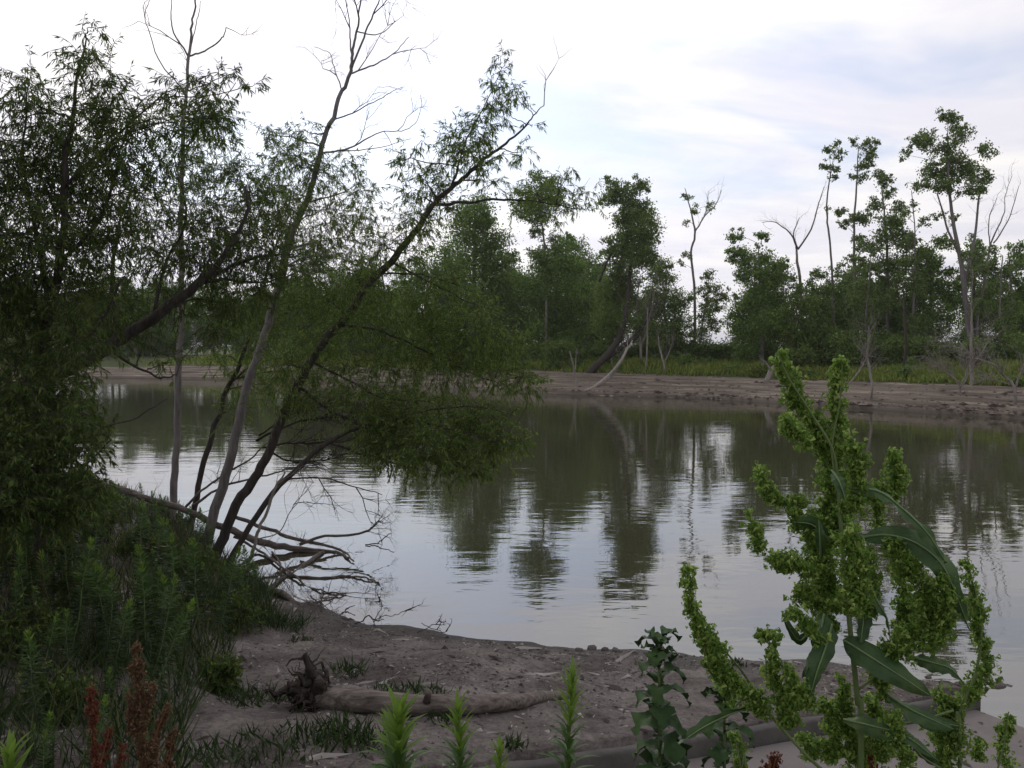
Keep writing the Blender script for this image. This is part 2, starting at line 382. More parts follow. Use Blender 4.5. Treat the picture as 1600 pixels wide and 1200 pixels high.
mb.add(V, np.stack((a, a + 1, a + k + 1, a + k), -1), [(len(V) - k, len(V) - k + q + 1, len(V) - k + q + 2) for q in range(k - 2)])
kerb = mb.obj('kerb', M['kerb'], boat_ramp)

# ------------------------------------------------------------------ river and far bank
FARPX = [(150, 590), (350, 593), (500, 595), (620, 601), (700, 606), (850, 615), (1000, 620), (1100, 623), (1200, 629), (1300, 636), (1400, 642), (1500, 648), (1600, 655)]
FAR = [W0(a, b)[:2] for a, b in FARPX]
FAR = [np.array((-420, 190.)), np.array((-160, 118.)), np.array((-85, 100.))] + FAR + [np.array((27, 28.)), np.array((36, 8.)), np.array((60, -30.)), np.array((150, -120.))]
FARC = spline(FAR, 10)
tang = norm(np.gradient(FARC, axis=0)); FN = np.stack((-tang[:, 1], tang[:, 0]), -1)
FN = np.array([norm(FN[max(0, i - 12):i + 13].mean(0)) for i in range(len(FN))])
def near_far(x, y):
    d = np.hypot(FARC[:, 0] - x, FARC[:, 1] - y); i = int(d.argmin())
    return i, float((np.array((x, y)) - FARC[i]) @ FN[i])
def far_profile(t, s):
    "bank height at t metres from the water: eroded ledges, then a grassy rise"
    w = noise.noise(Vector((s * .06, .3, 1))) * .5
    k = 1.0 + .35 * noise.noise(Vector((s * .035, 4, 2)))
    z = 0
    for (a, b, hh, sd) in ((.0, .12, .22, 1), (1.0, 1.12, .17, 2), (2.2, 2.34, .2, 3), (3.6, 3.75, .15, 4), (5.0, 5.2, .17, 5)):
        off = noise.noise(Vector((s * .12, sd * 3.1, 0))) * .45 + noise.noise(Vector((s * .5, sd * 5.1, 0))) * .15
        u = min(max((t - a - off) / (b - a), 0), 1); z += hh * u * k
    z += .03 * max(min(t, 6), 0)
    if t > 6.2: z += 1.15 * (1 - math.exp(-(t - 6.2) / 5.0)) + .12 * noise.noise(Vector((s * .2, t * .2, 0)))
    if t < 0: z = t * .25
    return z + (.03 * noise.noise(Vector((s * 1.3, t * 2.0, 7))) if t > -.2 else 0)
farlen = np.concatenate(([0], np.cumsum(np.hypot(*np.diff(FARC, axis=0).T))))
def far_h(x, y):
    i, t = near_far(x, y); return far_profile(t, farlen[i])
ts = np.concatenate((np.linspace(-8, -.9, 6), np.linspace(-.8, 6.4, 110), np.linspace(6.8, 18, 24), [22, 28, 40, 60, 100, 180, 350, 700, 1500, 3000]))
sl_ = np.linspace(0, len(FARC) - 1, 300)
V = []
for q in sl_:
    i = int(q); f = q - i; i2 = min(i + 1, len(FARC) - 1)
    c = FARC[i] * (1 - f) + FARC[i2] * f; nrm_ = norm(FN[i] * (1 - f) + FN[i2] * f); s = farlen[i] * (1 - f) + farlen[i2] * f
    for t in ts: V.append((*(c + nrm_ * t), far_profile(t, s)))
k = len(ts); i, j = np.meshgrid(np.arange(k - 1), np.arange(len(sl_) - 1)); a = (j * k + i).ravel()
mb = MB(); mb.add(V, np.stack((a, a + k, a + k + 1, a + 1), -1))
far_bank = tag(mb.obj('far_bank', M['far_sand']), kind='structure')
# two materials: bare mud below, soil under the grass above
m2 = noise_mat('grassy_soil', [(.3, (.045, .055, .020)), (.7, (.085, .105, .035))], .8, bump=.6, bscale=8, bdist=.1)
far_bank.data.materials.append(m2)
tt = (ts[:-1] + ts[1:]) / 2
mi = np.tile((tt > 6.2).astype(np.int32), len(sl_) - 1); far_bank.data.polygons.foreach_set('material_index', mi)
mb = MB(); mb.add([(-700, -400, 0), (500, -400, 0), (500, 420, 0), (-700, 420, 0)], [(0, 1, 2, 3)])
water = tag(mb.obj('river', M['water'], smooth=False), kind='structure')

# ------------------------------------------------------------------ tree building
def clump_far(mb, c, r, n, lsize):
    "leaves gathered into smaller bunches inside one part of a crown"
    ns = max(4, int(n / 34)); sub = c + rnd_dirs(ns) * (RNG.uniform(.15, 1, (ns, 1)) ** .5) * r * np.array((1, 1, .85))
    idx = RNG.integers(0, ns, n)
    sc = RNG.uniform(.14, .42, ns)[idx][:, None] * r
    p = sub[idx] + RNG.normal(0, 1, (n, 3)) * sc * np.array((1, 1, .75))
    d = rnd_dirs(n) + np.array((0, 0, -.35))
    leaves(mb, p, d, lsize * RNG.uniform(.7, 1.3, n), lsize * RNG.uniform(.5, .8, n), .08)
    return sub
def attach(path, c, lift=.3):
    "where along a stem a branch to c would leave it"
    d = np.linalg.norm(path - c, axis=1); low = (path[:, 2] > c[2] - lift * d)
    d = d + low * d * 1.2
    return int(d.argmin())
def limb_path(a, b, sag=.1, n=6, w=.02):
    a = np.asarray(a); b = np.asarray(b); L = np.linalg.norm(b - a)
    m = a * .5 + b * .5 + np.array((0, 0, sag * L)) + RNG.normal(0, w, 3) * L
    return spline([a, m, b], n)
def far_tree(name, label, D, trunk, clumps, leaf='cotton', bark='bark_grey', dens=1.0, lsize=.152, cat='tree', group=None, depth=1.0, bare=(), base=None):
    sc = D / FPX
    tp = np.array([np.append(P(x, y, D), r * sc * .52) for x, y, r in trunk])
    # the foot stands on the bank
    f = tp[0].copy(); f[2] = min(far_h(f[0], f[1]), f[2] + 1) - .1; tp[0] = f
    for i in range(1, len(tp)): tp[i, 1] += RNG.normal(0, .25)
    pth = spline(tp, 6); pth[:, :3] = wob(pth[:, :3], .02)
    root = thing(name, (f[0], f[1], f[2] + .1), label, cat, group)
    mb = MB(); tube(mb, pth[:, :3], np.maximum(pth[:, 3], .012), 7, .06); mb.obj('trunk', M[bark], root)
    lb = MB(); cr = MB()
    allp = pth[:, :3]
    for (x, y, r, *o) in clumps:
        k = o[0] if o else 1.0
        c = P(x, y, D); rr = r * sc
        c[1] += RNG.uniform(-1, 1) * min(2.2, 1.2 * rr + .5) * depth
        i = attach(allp, c); br = limb_path(allp[i], c, .06)
        r0 = min(max(.018, rr * .035), max(pth[i, 3] * .7, .015))
        tube(lb, wob(br, .02 * rr), np.linspace(r0, .008, len(br)), 4)
        for _ in range(3):
            c2 = c + rnd_dirs(1)[0] * rr * RNG.uniform(.95, 1.4) * np.array((1, 1, .9)); r2 = rr * RNG.uniform(.25, .45)
            clump_far(cr, c2, r2, int(110 * (r2 / sc / 10) ** 2 * dens * k * (D / 65) ** 2 * (.22 / lsize) ** 2) + 4, lsize); tube(lb, limb_path(c, c2, .05, 3), [.012, .005], 3)
        rr *= .92
        n = int(150 * (r / 10) ** 2 * dens * k * (D / 65) ** 2 * (.22 / lsize) ** 2) + 6
        sub = clump_far(cr, c, rr, n, lsize)
        for s in sub[:10]: tube(lb, limb_path(br[-2], s, .05, 3), np.linspace(.014, .005, 4), 3)
    for pl in bare:
        bp = np.array([np.append(P(x, y, D), r * sc * .52) for x, y, r in pl]); bp[1:, 1] += RNG.normal(0, .3, len(bp) - 1); lo_ = MB()
        bs = spline(bp, 5); tube(lo_, wob(bs[:, :3], .02), np.maximum(bs[:, 3], .008), 5)
        for q in range(2, len(bs), 2):
            twig(lo_, bs[q, :3], norm(bs[q, :3] - bs[q - 1, :3]), .9, .013, 2)
        lo_.obj('limb', M[bark], root)
    if lb.n: lb.obj('branches', M[bark], root)
    if cr.n: cr.obj('crown', M[leaf], root, smooth=False)
    return root
def twig(mb, p, d, L, r, lev, ns=3, spread=.8, nchild=3, up=.1):
    n = 4; path = [np.array(p, float)]; dd = norm(d + RNG.normal(0, spread * .5, 3))
    for i in range(n):
        dd = norm(dd + RNG.normal(0, .22, 3) + np.array((0, 0, up))); path.append(path[-1] + dd * L / n)
    path = np.array(path); tube(mb, path, np.linspace(r, r * .35, n + 1), ns)
    if lev > 1:
        for _ in range(nchild):
            q = RNG.integers(1, n + 1)
            twig(mb, path[q], norm(dd + RNG.normal(0, spread, 3)), L * RNG.uniform(.4, .75), r * .5, lev - 1, ns, spread, nchild, up)

# ---- the far bank's trees, each after its outline in the photograph
FT = {}
FT['a1'] = far_tree('maple_tree', 'broad dark maple on the far bank half hidden by the leaning willow', 76, [(735, 590, 9), (738, 480, 8), (742, 400, 5), (742, 330, 2)],
    [(742, 335, 30), (735, 365, 36), (765, 385, 34), (705, 400, 34), (775, 425, 36), (735, 430, 45), (690, 440, 36), (655, 425, 26), (645, 462, 34), (700, 490, 45), (760, 480, 45), (795, 470, 30), (670, 520, 40), (735, 535, 45), (790, 530, 35)], 'maple', lsize=.20)
FT['a2'] = far_tree('cottonwood_tree', 'slim tree with a round tuft of leaves high on a bare stem', 72, [(853, 580, 5), (854, 450, 4), (850, 380, 3), (843, 320, 1.5)],
    [(838, 312, 30), (858, 295, 20), (820, 322, 20), (842, 335, 22), (868, 318, 14), (838, 362, 12, .7), (862, 375, 12, .7), (850, 400, 18)], 'cotton')
FT['a3'] = far_tree('maple_tree', 'rounded full green maple left of the leaning cottonwood', 74, [(865, 585, 7), (868, 500, 6), (872, 420, 3), (873, 385, 1.5)],
    [(872, 392, 18), (850, 415, 26), (890, 415, 24), (870, 440, 38), (838, 450, 32), (900, 455, 28), (860, 485, 42), (890, 510, 38), (838, 515, 36), (865, 545, 38)], 'maple', lsize=.18)
FT['a3b'] = far_tree('maple_tree', 'dark maple with a peaked top just behind the leaning cottonwood', 78, [(915, 585, 6), (915, 500, 5), (912, 400, 2)],
    [(905, 385, 16), (885, 378, 12), (915, 410, 26), (930, 440, 28), (900, 440, 30), (920, 480, 36), (935, 510, 32), (905, 530, 34)], 'maple', lsize=.18)
FT['a4'] = far_tree('cottonwood_tree', 'tall leaning cottonwood with its curved trunk rising from the mud bank', 64, [(918, 588, 12), (940, 562, 11), (962, 535, 10), (975, 500, 8.5), (983, 450, 6), (985, 400, 5), (990, 350, 3), (985, 310, 1.5)],
    [(958, 296, 16), (950, 312, 12), (978, 310, 18), (998, 292, 14), (988, 330, 22), (1010, 340, 18), (972, 345, 18), (1000, 362, 26), (975, 378, 24), (1012, 372, 16), (988, 400, 28), (955, 392, 12), (968, 412, 16), (1005, 405, 18), (985, 435, 22)],
    'cotton', 'bark_dark', 1.25, bare=([(936, 440, 4), (952, 405, 3.5), (966, 380, 2.5)], [(945, 560, 9), (972, 540, 8), (998, 520, 6), (1012, 490, 3), (1020, 455, 1.5)]))
FT['a5'] = far_tree('young_tree', 'bright yellow-green sapling under the leaning cottonwood', 66, [(955, 580, 3), (957, 500, 2.5), (962, 440, 1.2)],
    [(965, 432, 18), (945, 455, 22), (972, 462, 22), (952, 488, 28), (975, 500, 22), (938, 500, 18), (955, 525, 24)], 'light')
FT['a6'] = far_tree('young_tree', 'small green tree between the leaning cottonwood and the tall bare one', 68, [(1042, 580, 4), (1040, 500, 3), (1035, 420, 1.5)],
    [(1035, 412, 14), (1022, 430, 15), (1048, 432, 16), (1035, 455, 24), (1058, 470, 20), (1018, 478, 22), (1045, 495, 28), (1025, 520, 24), (1062, 515, 22)], 'scrub')
FT['a7'] = far_tree('bare_tree', 'tall nearly leafless tree with a forked top standing alone', 70, [(1084, 570, 4.5), (1083, 470, 4), (1080, 400, 3.4), (1085, 362, 3), (1079, 325, 2), (1072, 292, 1)],
    [(1075, 305, 8, .6), (1082, 328, 9, .5), (1074, 345, 6, .5), (1110, 322, 8, .5), (1072, 400, 9, .5), (1068, 410, 7, .4)], 'cotton', bare=([(1085, 362, 2.6), (1100, 338, 2), (1118, 318, 1.4), (1126, 298, .8)], [(1100, 338, 1.4), (1104, 315, 1), (1106, 300, .6)]))
FT['a8'] = far_tree('young_tree', 'airy sapling with feathery leaves right beside the lone bare tree', 70, [(1088, 560, 3), (1098, 500, 2.2), (1106, 440, 1)],
    [(1106, 432, 11), (1098, 455, 14), (1118, 455, 14), (1130, 465, 9), (1108, 478, 17), (1125, 482, 9), (1095, 495, 16), (1112, 505, 14), (1095, 525, 18)], 'cotton', dens=.7)
FT['b1'] = far_tree('maple_tree', 'bushy dark green tree at the left end of the right-hand wood', 62, [(1188, 570, 7), (1190, 500, 6), (1188, 430, 3), (1186, 380, 1.5)],
    [(1186, 372, 10), (1155, 368, 12), (1150, 392, 12), (1172, 395, 18), (1200, 398, 16), (1225, 412, 14), (1185, 420, 26), (1215, 435, 24), (1160, 432, 12), (1195, 460, 34), (1228, 470, 22), (1172, 480, 26), (1158, 500, 18), (1200, 505, 34), (1165, 525, 26), (1225, 520, 26)], 'maple', dens=1.1)
FT['b2'] = far_tree('dead_tree', 'dead forked grey tree above the bushy trees on the right', 64, [(1252, 560, 6), (1250, 470, 5), (1245, 415, 4), (1246, 385, 3)],
    [], bare=([(1246, 388, 3), (1228, 362, 2.2), (1205, 345, 1.4), (1190, 348, .8)], [(1246, 388, 2.6), (1240, 365, 1.8), (1250, 340, 1)], [(1246, 390, 3), (1262, 360, 2.4), (1278, 325, 1.8), (1292, 290, 1)]))
FT['b3'] = far_tree('cottonwood_tree', 'thin crooked stem with a small leafy tuft leaning left', 63, [(1306, 570, 4), (1304, 450, 3.5), (1297, 375, 3), (1293, 320, 2.4), (1298, 262, 1.4)],
    [(1298, 232, 8), (1306, 226, 6), (1303, 244, 9), (1294, 258, 8), (1306, 262, 8), (1300, 276, 7, .6), (1288, 330, 5, .4), (1308, 420, 10, .6)], 'cotton', 'bark_grey', .9)
FT['b4'] = far_tree('cottonwood_tree', 'slender tall tree with two tufts of leaves at its top', 62, [(1338, 575, 4.5), (1337, 450, 4), (1335, 330, 3), (1340, 260, 1.8), (1344, 225, 1)],
    [(1334, 222, 7), (1342, 234, 9), (1358, 224, 8), (1366, 232, 6), (1350, 246, 10), (1340, 262, 10), (1358, 260, 7), (1346, 278, 9), (1330, 276, 6, .6), (1320, 326, 10), (1334, 340, 11), (1322, 350, 8), (1346, 372, 9, .7), (1330, 405, 11, .7), (1346, 435, 13)], 'cotton', 'bark_grey', .9)
FT['c1'] = far_tree('young_tree', 'loose light tree of middle height in the gap of the right-hand wood', 59, [(1352, 585, 4), (1352, 500, 3), (1358, 400, 1.4)],
    [(1358, 392, 10, .8), (1344, 412, 12, .8), (1368, 420, 12, .8), (1352, 445, 17, .9), (1335, 470, 16), (1372, 470, 16), (1354, 500, 22), (1335, 530, 20), (1376, 530, 20)], 'cotton', 'bark_grey', .9)
FT['c2'] = far_tree('young_tree', 'airy tree with thin foliage between the tall cottonwood and the middle trees', 58, [(1428, 585, 4.5), (1428, 480, 3.5), (1424, 380, 2), (1420, 300, 1)],
    [(1420, 292, 8, .5), (1430, 320, 9, .5), (1412, 335, 9, .5), (1436, 350, 10, .6), (1420, 375, 13, .8), (1440, 395, 13, .8), (1410, 410, 13, .8), (1428, 440, 18), (1446, 470, 16), (1412, 475, 16), (1430, 510, 22)], 'cotton', 'bark_grey', .9)
FT['c3'] = far_tree('young_tree', 'thin-leaved tree near the right edge before the darker wood', 54, [(1562, 590, 4.5), (1562, 500, 3.5), (1564, 400, 1.6)],
    [(1564, 392, 10, .7), (1552, 415, 13, .8), (1578, 420, 13, .8), (1562, 450, 18, .8), (1545, 480, 16, .8), (1582, 485, 18, .8), (1562, 515, 22)], 'cotton', 'bark_grey', .9)
FT['b5'] = far_tree('cottonwood_tree', 'loosely leafed tree of middle height beside the slender tall one', 61, [(1385, 580, 6), (1385, 470, 5), (1382, 370, 3.5), (1380, 280, 1.4)],
    [(1380, 268, 10), (1372, 290, 12), (1392, 300, 10), (1378, 318, 14), (1400, 325, 12), (1362, 338, 14), (1385, 348, 18), (1412, 345, 14), (1372, 378, 20), (1402, 378, 18), (1352, 385, 13), (1425, 370, 12), (1388, 412, 22), (1362, 418, 18), (1412, 415, 18), (1382, 455, 26)], 'cotton', 'bark_grey', .95)
FT['b6'] = far_tree('cottonwood_tree', 'tallest cottonwood on the far bank with a high broad crown', 56, [(1520, 595, 9), (1515, 500, 8), (1505, 430, 7), (1490, 340, 5), (1482, 270, 3), (1480, 205, 1.2)],
    [(1468, 184, 11), (1482, 196, 14), (1462, 210, 15), (1490, 218, 16), (1476, 235, 20), (1450, 225, 13), (1432, 222, 12, .7), (1420, 240, 10, .6), (1500, 245, 18), (1528, 240, 14), (1535, 262, 14), (1515, 268, 20), (1545, 278, 12), (1492, 270, 20), (1462, 262, 16), (1448, 288, 13), (1470, 292, 15), (1505, 298, 16), (1530, 296, 12), (1500, 400, 11, .7), (1518, 430, 14, .8), (1484, 385, 10, .7), (1538, 420, 10, .6), (1475, 335, 10, .5), (1500, 340, 10, .5)],
    'cotton', 'bark_grey', .85, bare=([(1508, 440, 4.5), (1520, 380, 4), (1530, 320, 3), (1532, 285, 2)], [(1500, 400, 4), (1485, 350, 3), (1468, 300, 2)]))
FT['b6b'] = far_tree('dead_tree', 'dead grey tree with fine bare twigs right of the tallest cottonwood', 57, [(1530, 590, 5), (1535, 500, 4.5), (1540, 440, 4), (1552, 380, 2.5), (1570, 330, 1.5)],
    [], bare=([(1552, 380, 2.4), (1575, 345, 1.6), (1595, 290, .9)], [(1548, 395, 2), (1545, 345, 1.4), (1555, 310, .8)], [(1570, 330, 1.4), (1580, 300, 1), (1578, 275, .7)]))
FT['b7'] = far_tree('maple_tree', 'dark leafy tree filling the gap below the tall cottonwood', 60, [(1450, 585, 6), (1450, 480, 5), (1455, 390, 2)],
    [(1460, 378, 12), (1442, 395, 16), (1470, 405, 15), (1452, 420, 22), (1432, 432, 18), (1462, 450, 26), (1435, 465, 24), (1480, 470, 20), (1450, 495, 28)], 'maple')
FT['b8'] = far_tree('maple_tree', 'dark tree behind the trunk of the tallest cottonwood', 60, [(1525, 590, 6), (1525, 480, 5), (1525, 390, 2)],
    [(1525, 382, 14), (1508, 405, 16), (1540, 405, 16), (1522, 430, 24), (1505, 460, 20), (1545, 460, 20), (1525, 490, 26)], 'maple', dens=.9)
FT['b9'] = far_tree('maple_tree', 'dark tree at the right edge of the photograph', 58, [(1582, 590, 6), (1582, 480, 5), (1580, 395, 2)],
    [(1578, 392, 14), (1562, 415, 14), (1595, 410, 18), (1580, 435, 22), (1610, 450, 22), (1562, 455, 16), (1590, 480, 24), (1565, 500, 18)], 'maple', dens=.9)
FT['b10'] = far_tree('maple_tree', 'dark shaded tree low in the middle of the right-hand wood', 66, [(1320, 580, 6), (1320, 500, 5), (1322, 440, 2)],
    [(1322, 432, 15), (1300, 455, 20), (1345, 450, 20), (1320, 475, 28), (1290, 490, 26), (1355, 485, 26), (1320, 510, 30)], 'maple', dens=1.1)
FT['b11'] = far_tree('maple_tree', 'dark shaded tree just left of the tall cottonwood trunks', 66, [(1405, 580, 6), (1405, 500, 5), (1402, 430, 2)],
    [(1400, 430, 16), (1380, 455, 20), (1420, 455, 20), (1400, 480, 28), (1372, 495, 22), (1428, 495, 22), (1400, 515, 28)], 'maple', dens=1.0)
FT['b12'] = far_tree('young_tree', 'light green young tree in front of the dead forked tree', 60, [(1245, 585, 3), (1245, 520, 2.4), (1246, 460, 1)],
    [(1246, 452, 12), (1235, 475, 15), (1258, 475, 15), (1245, 500, 22), (1228, 520, 18), (1262, 522, 18), (1245, 545, 25)], 'light')
FT['b13'] = far_tree('young_tree', 'young tree with loose foliage right of the dead forked tree', 62, [(1280, 580, 3.5), (1280, 500, 3), (1276, 440, 1.2)],
    [(1276, 430, 12), (1265, 455, 15), (1290, 455, 14), (1278, 480, 22), (1262, 505, 18), (1298, 505, 18), (1280, 530, 24)], 'scrub')

# low dark scrub at the foot of the wood
def bush(px, py, r, D, label, leaf='scrub', n=6, group='scrub along the far bank', name='bush'):
    sc = D / FPX; c0 = P(px, py, D); z0 = far_h(c0[0], c0[1])
    root = thing(name, (c0[0], c0[1], z0), label, 'bush', group)
    st = MB(); cr = MB()
    for q in range(n):
        c = c0 + np.array((RNG.uniform(-.8, .8), RNG.uniform(-.6, .6), RNG.uniform(-.35, .35))) * r * sc
        tube(st, limb_path((c0[0] + RNG.normal(0, .1), c0[1] + RNG.normal(0, .1), z0 - .1), c, .1), np.linspace(.03, .01, 13), 4)
        clump_far(cr, c, r * sc * .6, int(70 * (r / 10) ** 2 * (D / 65) ** 2) + 20, .17)
        low = c.copy(); low[2] = z0 + r * sc * .3
        clump_far(cr, low, r * sc * .5, int(40 * (r / 10) ** 2 * (D / 65) ** 2) + 10, .17)
    st.obj('stems', M['bark_dark'], root); cr.obj('foliage', M[leaf], root, smooth=False); return root
BL = 'dark green scrub bush at the foot of the far wood'
for (x, y, r, D) in [(1262, 540, 30, 60), (1300, 540, 32, 60), (1335, 548, 32, 58), (1372, 545, 32, 58), (1410, 545, 30, 57), (1448, 545, 30, 56), (1485, 545, 30, 55), (1540, 548, 30, 52), (1590, 545, 32, 52), (1640, 545, 34, 50),
                     (1215, 548, 26, 63), (1165, 548, 24, 66), (1130, 548, 22, 68), (1095, 546, 24, 69), (1060, 545, 26, 69), (1025, 545, 26, 70), (985, 548, 24, 70), (945, 552, 24, 72), (905, 552, 26, 73), (865, 556, 26, 74), (825, 556, 28, 75), (785, 558, 28, 77), (740, 558, 28, 80), (690, 558, 28, 83), (640, 560, 26, 86)]:
    bush(x, y, r, D, BL, 'scrub')
for (x, y, r, D, lb_) in [(870, 545, 18, 68, 'pale green bush left of the leaning cottonwood trunk'), (1022, 566, 12, 68, 'low light green bush right of the leaning cottonwood trunk'), (1245, 560, 20, 58, 'light green bush beside the grey stump')]:
    bush(x, y, r, D, lb_, 'light', group=None)

for q in range(34):
    px = RNG.uniform(845, 1620); D = np.interp(px, [845, 1000, 1200, 1400, 1620], [71, 66, 59, 53, 46]) + RNG.uniform(-2.5, 3.5); b_ = P(px, 560, D); z_ = far_h(b_[0], b_[1]); r_ = RNG.uniform(7, 15)
    bush(px, 600 - FPX * math.tan(math.atan((z_ - H) / D) + PITCH) - r_ * .75, r_, D, 'low weed clump growing in the grass of the far bank', ('scrub', 'light', 'grass', 'cotton')[q % 4], 4, 'weed clumps in the far grass', 'weed_clump')
# the wood far to the left behind the willows, and its ends beyond the frame
LW = 'distant tree of the wood seen through the willows at left'
for q, px in enumerate(list(range(-420, 640, 46)) + list(range(-400, 660, 38))):
    src = FT[['a3', 'a6', 'b1', 'b7', 'a3b'][q % 5]]
    y0 = 100 + RNG.uniform(4, 16) + max(0, -px) * .03; y0 = min(y0, 132) if px < 420 else 88 + RNG.uniform(3, 10)
    p = P(px + RNG.uniform(-14, 14), 560, y0)
    o = copy_tree(src); k = RNG.uniform(.75, 1.0)
    o.location = (p[0], p[1], far_h(p[0], p[1]) - .1); o.rotation_euler.z = RNG.uniform(0, 6.28); o.scale = (k * 1.15, k * 1.15, k)
    tag(o, LW, 'tree', 'distant wood at left')
for q in range(6):
    src = FT[['b1', 'b9', 'b5', 'b7', 'b11', 'a3'][q]]
    x, y = 32 + q * 4.5, 42 - q * 6.5; o = copy_tree(src); o.location = (x, y, far_h(x, y) - .1); o.rotation_euler.z = q * 1.3
    tag(o, 'tree of the far bank just beyond the right edge of the photograph', 'tree', 'wood beyond the right edge')

for q, (px, y0, k) in enumerate([(1275, 74, .7), (1320, 72, .72), (1385, 71, .7), (1440, 69, .72), (1530, 67, .62), (1600, 64, .7), (1650, 62, .8), (840, 84, 1.0), (895, 84, 1.0), (950, 82, .85), (1010, 80, .7), (780, 86, 1.0), (690, 90, 1.0), (640, 92, .85), (1190, 74, .7)]):
    o = copy_tree(FT[['b1', 'a3', 'b7', 'b11', 'a3b'][q % 5]]); p = P(px, 560, y0); o.location = (p[0], p[1], far_h(p[0], p[1]) - .1); o.rotation_euler.z = RNG.uniform(0, 6.28); o.scale = (k, k, k * .9)
    tag(o, 'shaded tree deeper in the wood behind the front row of the far bank', 'tree', 'deeper trees of the far wood')

# grass on the far bank
mb = MB(); N = 46000
ii = RNG.integers(30, len(FARC) - 12, N); t = 6.0 + RNG.gamma(1.6, 2.6, N) + np.array([1.3 * noise.noise(Vector((farlen[a] * .11, 9, 0))) + .6 * noise.noise(Vector((farlen[a] * .6, 2, 0))) for a in ii]); jit = RNG.uniform(0, 1, N)
pp = []
for q in range(N):
    i = ii[q]; c = FARC[i] * (1 - jit[q]) + FARC[i + 1] * jit[q] + FN[i] * t[q]
    pp.append((c[0], c[1], far_profile(t[q], farlen[i]) - .03))
pp = np.array(pp); clus = np.array([noise.noise(Vector((a * .35, b * .35, 0))) for a, b, _ in pp])
L = np.clip(.38 + .35 * clus, .12, 1) * RNG.uniform(.6, 1.4, N)
d = np.stack((RNG.normal(0, .35, N), RNG.normal(0, .35, N), np.ones(N)), -1)
leaves(mb, pp, d, L, .07 + L * .06, .12)
tag(mb.obj('grass', M['grass'], smooth=False), 'green grass strip above the muddy ledges of the far bank', 'grass', kind='stuff')

# dead snags and driftwood of the far bank
def snag(label, D, stems, mat='deadwood', name='dead_snag', lev=2, tl=.8, nt=5, spread=.8, cat='dead tree', group=None, onbank=True, up=.1):
    sc = D / FPX; root = None; tr = MB(); tw = MB()
    for st in stems:
        pt = np.array([np.append(P(x, y, D), r * sc * .6) for x, y, r in st]); pt[1:, 1] += RNG.normal(0, .2, len(pt) - 1)
        if root is None:
            if onbank: pt[0, 2] = min(pt[0, 2], far_h(pt[0, 0], pt[0, 1])) - .05
            root = thing(name, pt[0, :3], label, cat, group)
        s = spline(pt, 5); s[:, :3] = wob(s[:, :3], .02); tube(tr, s[:, :3], np.maximum(s[:, 3], .006), 6, .08)
        for q in range(nt):
            i = RNG.integers(len(s) // 2, len(s)); twig(tw, s[i, :3], norm(s[i, :3] - s[i - 1, :3]), tl * RNG.uniform(.5, 1.2), .018, lev, spread=spread, up=up)
    tr.obj('trunk', M[mat], root)
    if tw.n: tw.obj('twigs', M[mat], root)
    return root
snag('small forked dead snag standing at the water left of the leaning trunk', 59, [[(902, 614, 3), (898, 590, 2.6), (895, 570, 2), (890, 548, 1)], [(898, 580, 2), (900, 562, 1.4), (901, 545, .8)]], tl=.35, nt=3)
snag('pale stripped driftwood trunk leaning up out of the mud', 58.5, [[(906, 614, 4), (925, 604, 5), (948, 586, 5.5), (965, 565, 4.5), (978, 545, 3), (990, 532, 1.5)], [(930, 604, 3.5), (950, 592, 3.5), (962, 575, 2)], [(977, 547, 2), (979, 538, 1.5), (978, 526, .8)]], 'bark_pale', 'driftwood', tl=.8, nt=5, cat='driftwood')
snag('thin grey dead stem just right of the stripped driftwood trunk', 63, [[(1009, 594, 2.6), (1012, 560, 2.4), (1014, 520, 1.8), (1012, 480, 1)]], tl=1.0, nt=7, lev=3)
snag('brown dead stem with short side branches at the mud edge', 62, [[(1037, 598, 3), (1036, 575, 2.8), (1031, 550, 2.2), (1029, 525, 1.2)], [(1036, 572, 2), (1045, 550, 1.4), (1050, 530, .8)]], tl=.9, nt=7, lev=3)
snag('short dead stump with thin twigs below the lone bare tree', 64, [[(1058, 590, 3), (1061, 575, 2.5), (1066, 560, 1.2)]], tl=.7, nt=6)
snag('tangle of grey dead branches hanging against the leaning cottonwood', 65, [[(1000, 585, 4), (1000, 540, 3.5), (995, 490, 2.5), (1000, 430, 1)], [(1000, 545, 3), (1015, 500, 2), (1022, 455, 1)], [(998, 520, 2), (980, 490, 1.4), (975, 470, .8)]], 'deadwood', tl=1.7, nt=16, lev=3, spread=1.0)
snag('leaning pole snag with a fan of dead twigs at the right-hand mud bank', 46, [[(1360, 633, 3), (1357, 600, 3.2), (1355, 560, 3), (1352, 510, 1.5)], [(1326, 600, 2), (1342, 580, 2), (1358, 556, 1.2)]], tl=1.1, nt=12, lev=3)
snag('dark slim dead trunk standing in the grass', 52, [[(1408, 586, 4), (1412, 550, 3.6), (1408, 500, 3), (1410, 450, 1.6)]], 'bark_dark', tl=1.2, nt=8, lev=3)
snag('grey fan-shaped dead bush on the mud ledge at right', 44, [[(1503, 632, 3), (1500, 605, 3), (1490, 585, 2), (1465, 565, 1)], [(1500, 605, 2.4), (1505, 580, 1.8), (1500, 560, 1)], [(1501, 600, 2), (1478, 580, 1.4), (1455, 572, .8)], [(1503, 610, 2), (1515, 588, 1.4), (1522, 570, .8)]], tl=1.0, nt=14, lev=3, name='dead_bush', cat='dead bush')
snag('pale straight dead trunk behind the fan-shaped dead bush', 46, [[(1520, 612, 5), (1521, 580, 4.6), (1519, 540, 3.8), (1524, 480, 2), (1520, 430, 1)], [(1520, 570, 2), (1540, 545, 1.4), (1552, 520, .8)], [(1520, 565, 2), (1505, 548, 1.4), (1480, 540, .8)]], tl=1.2, nt=9, lev=3)
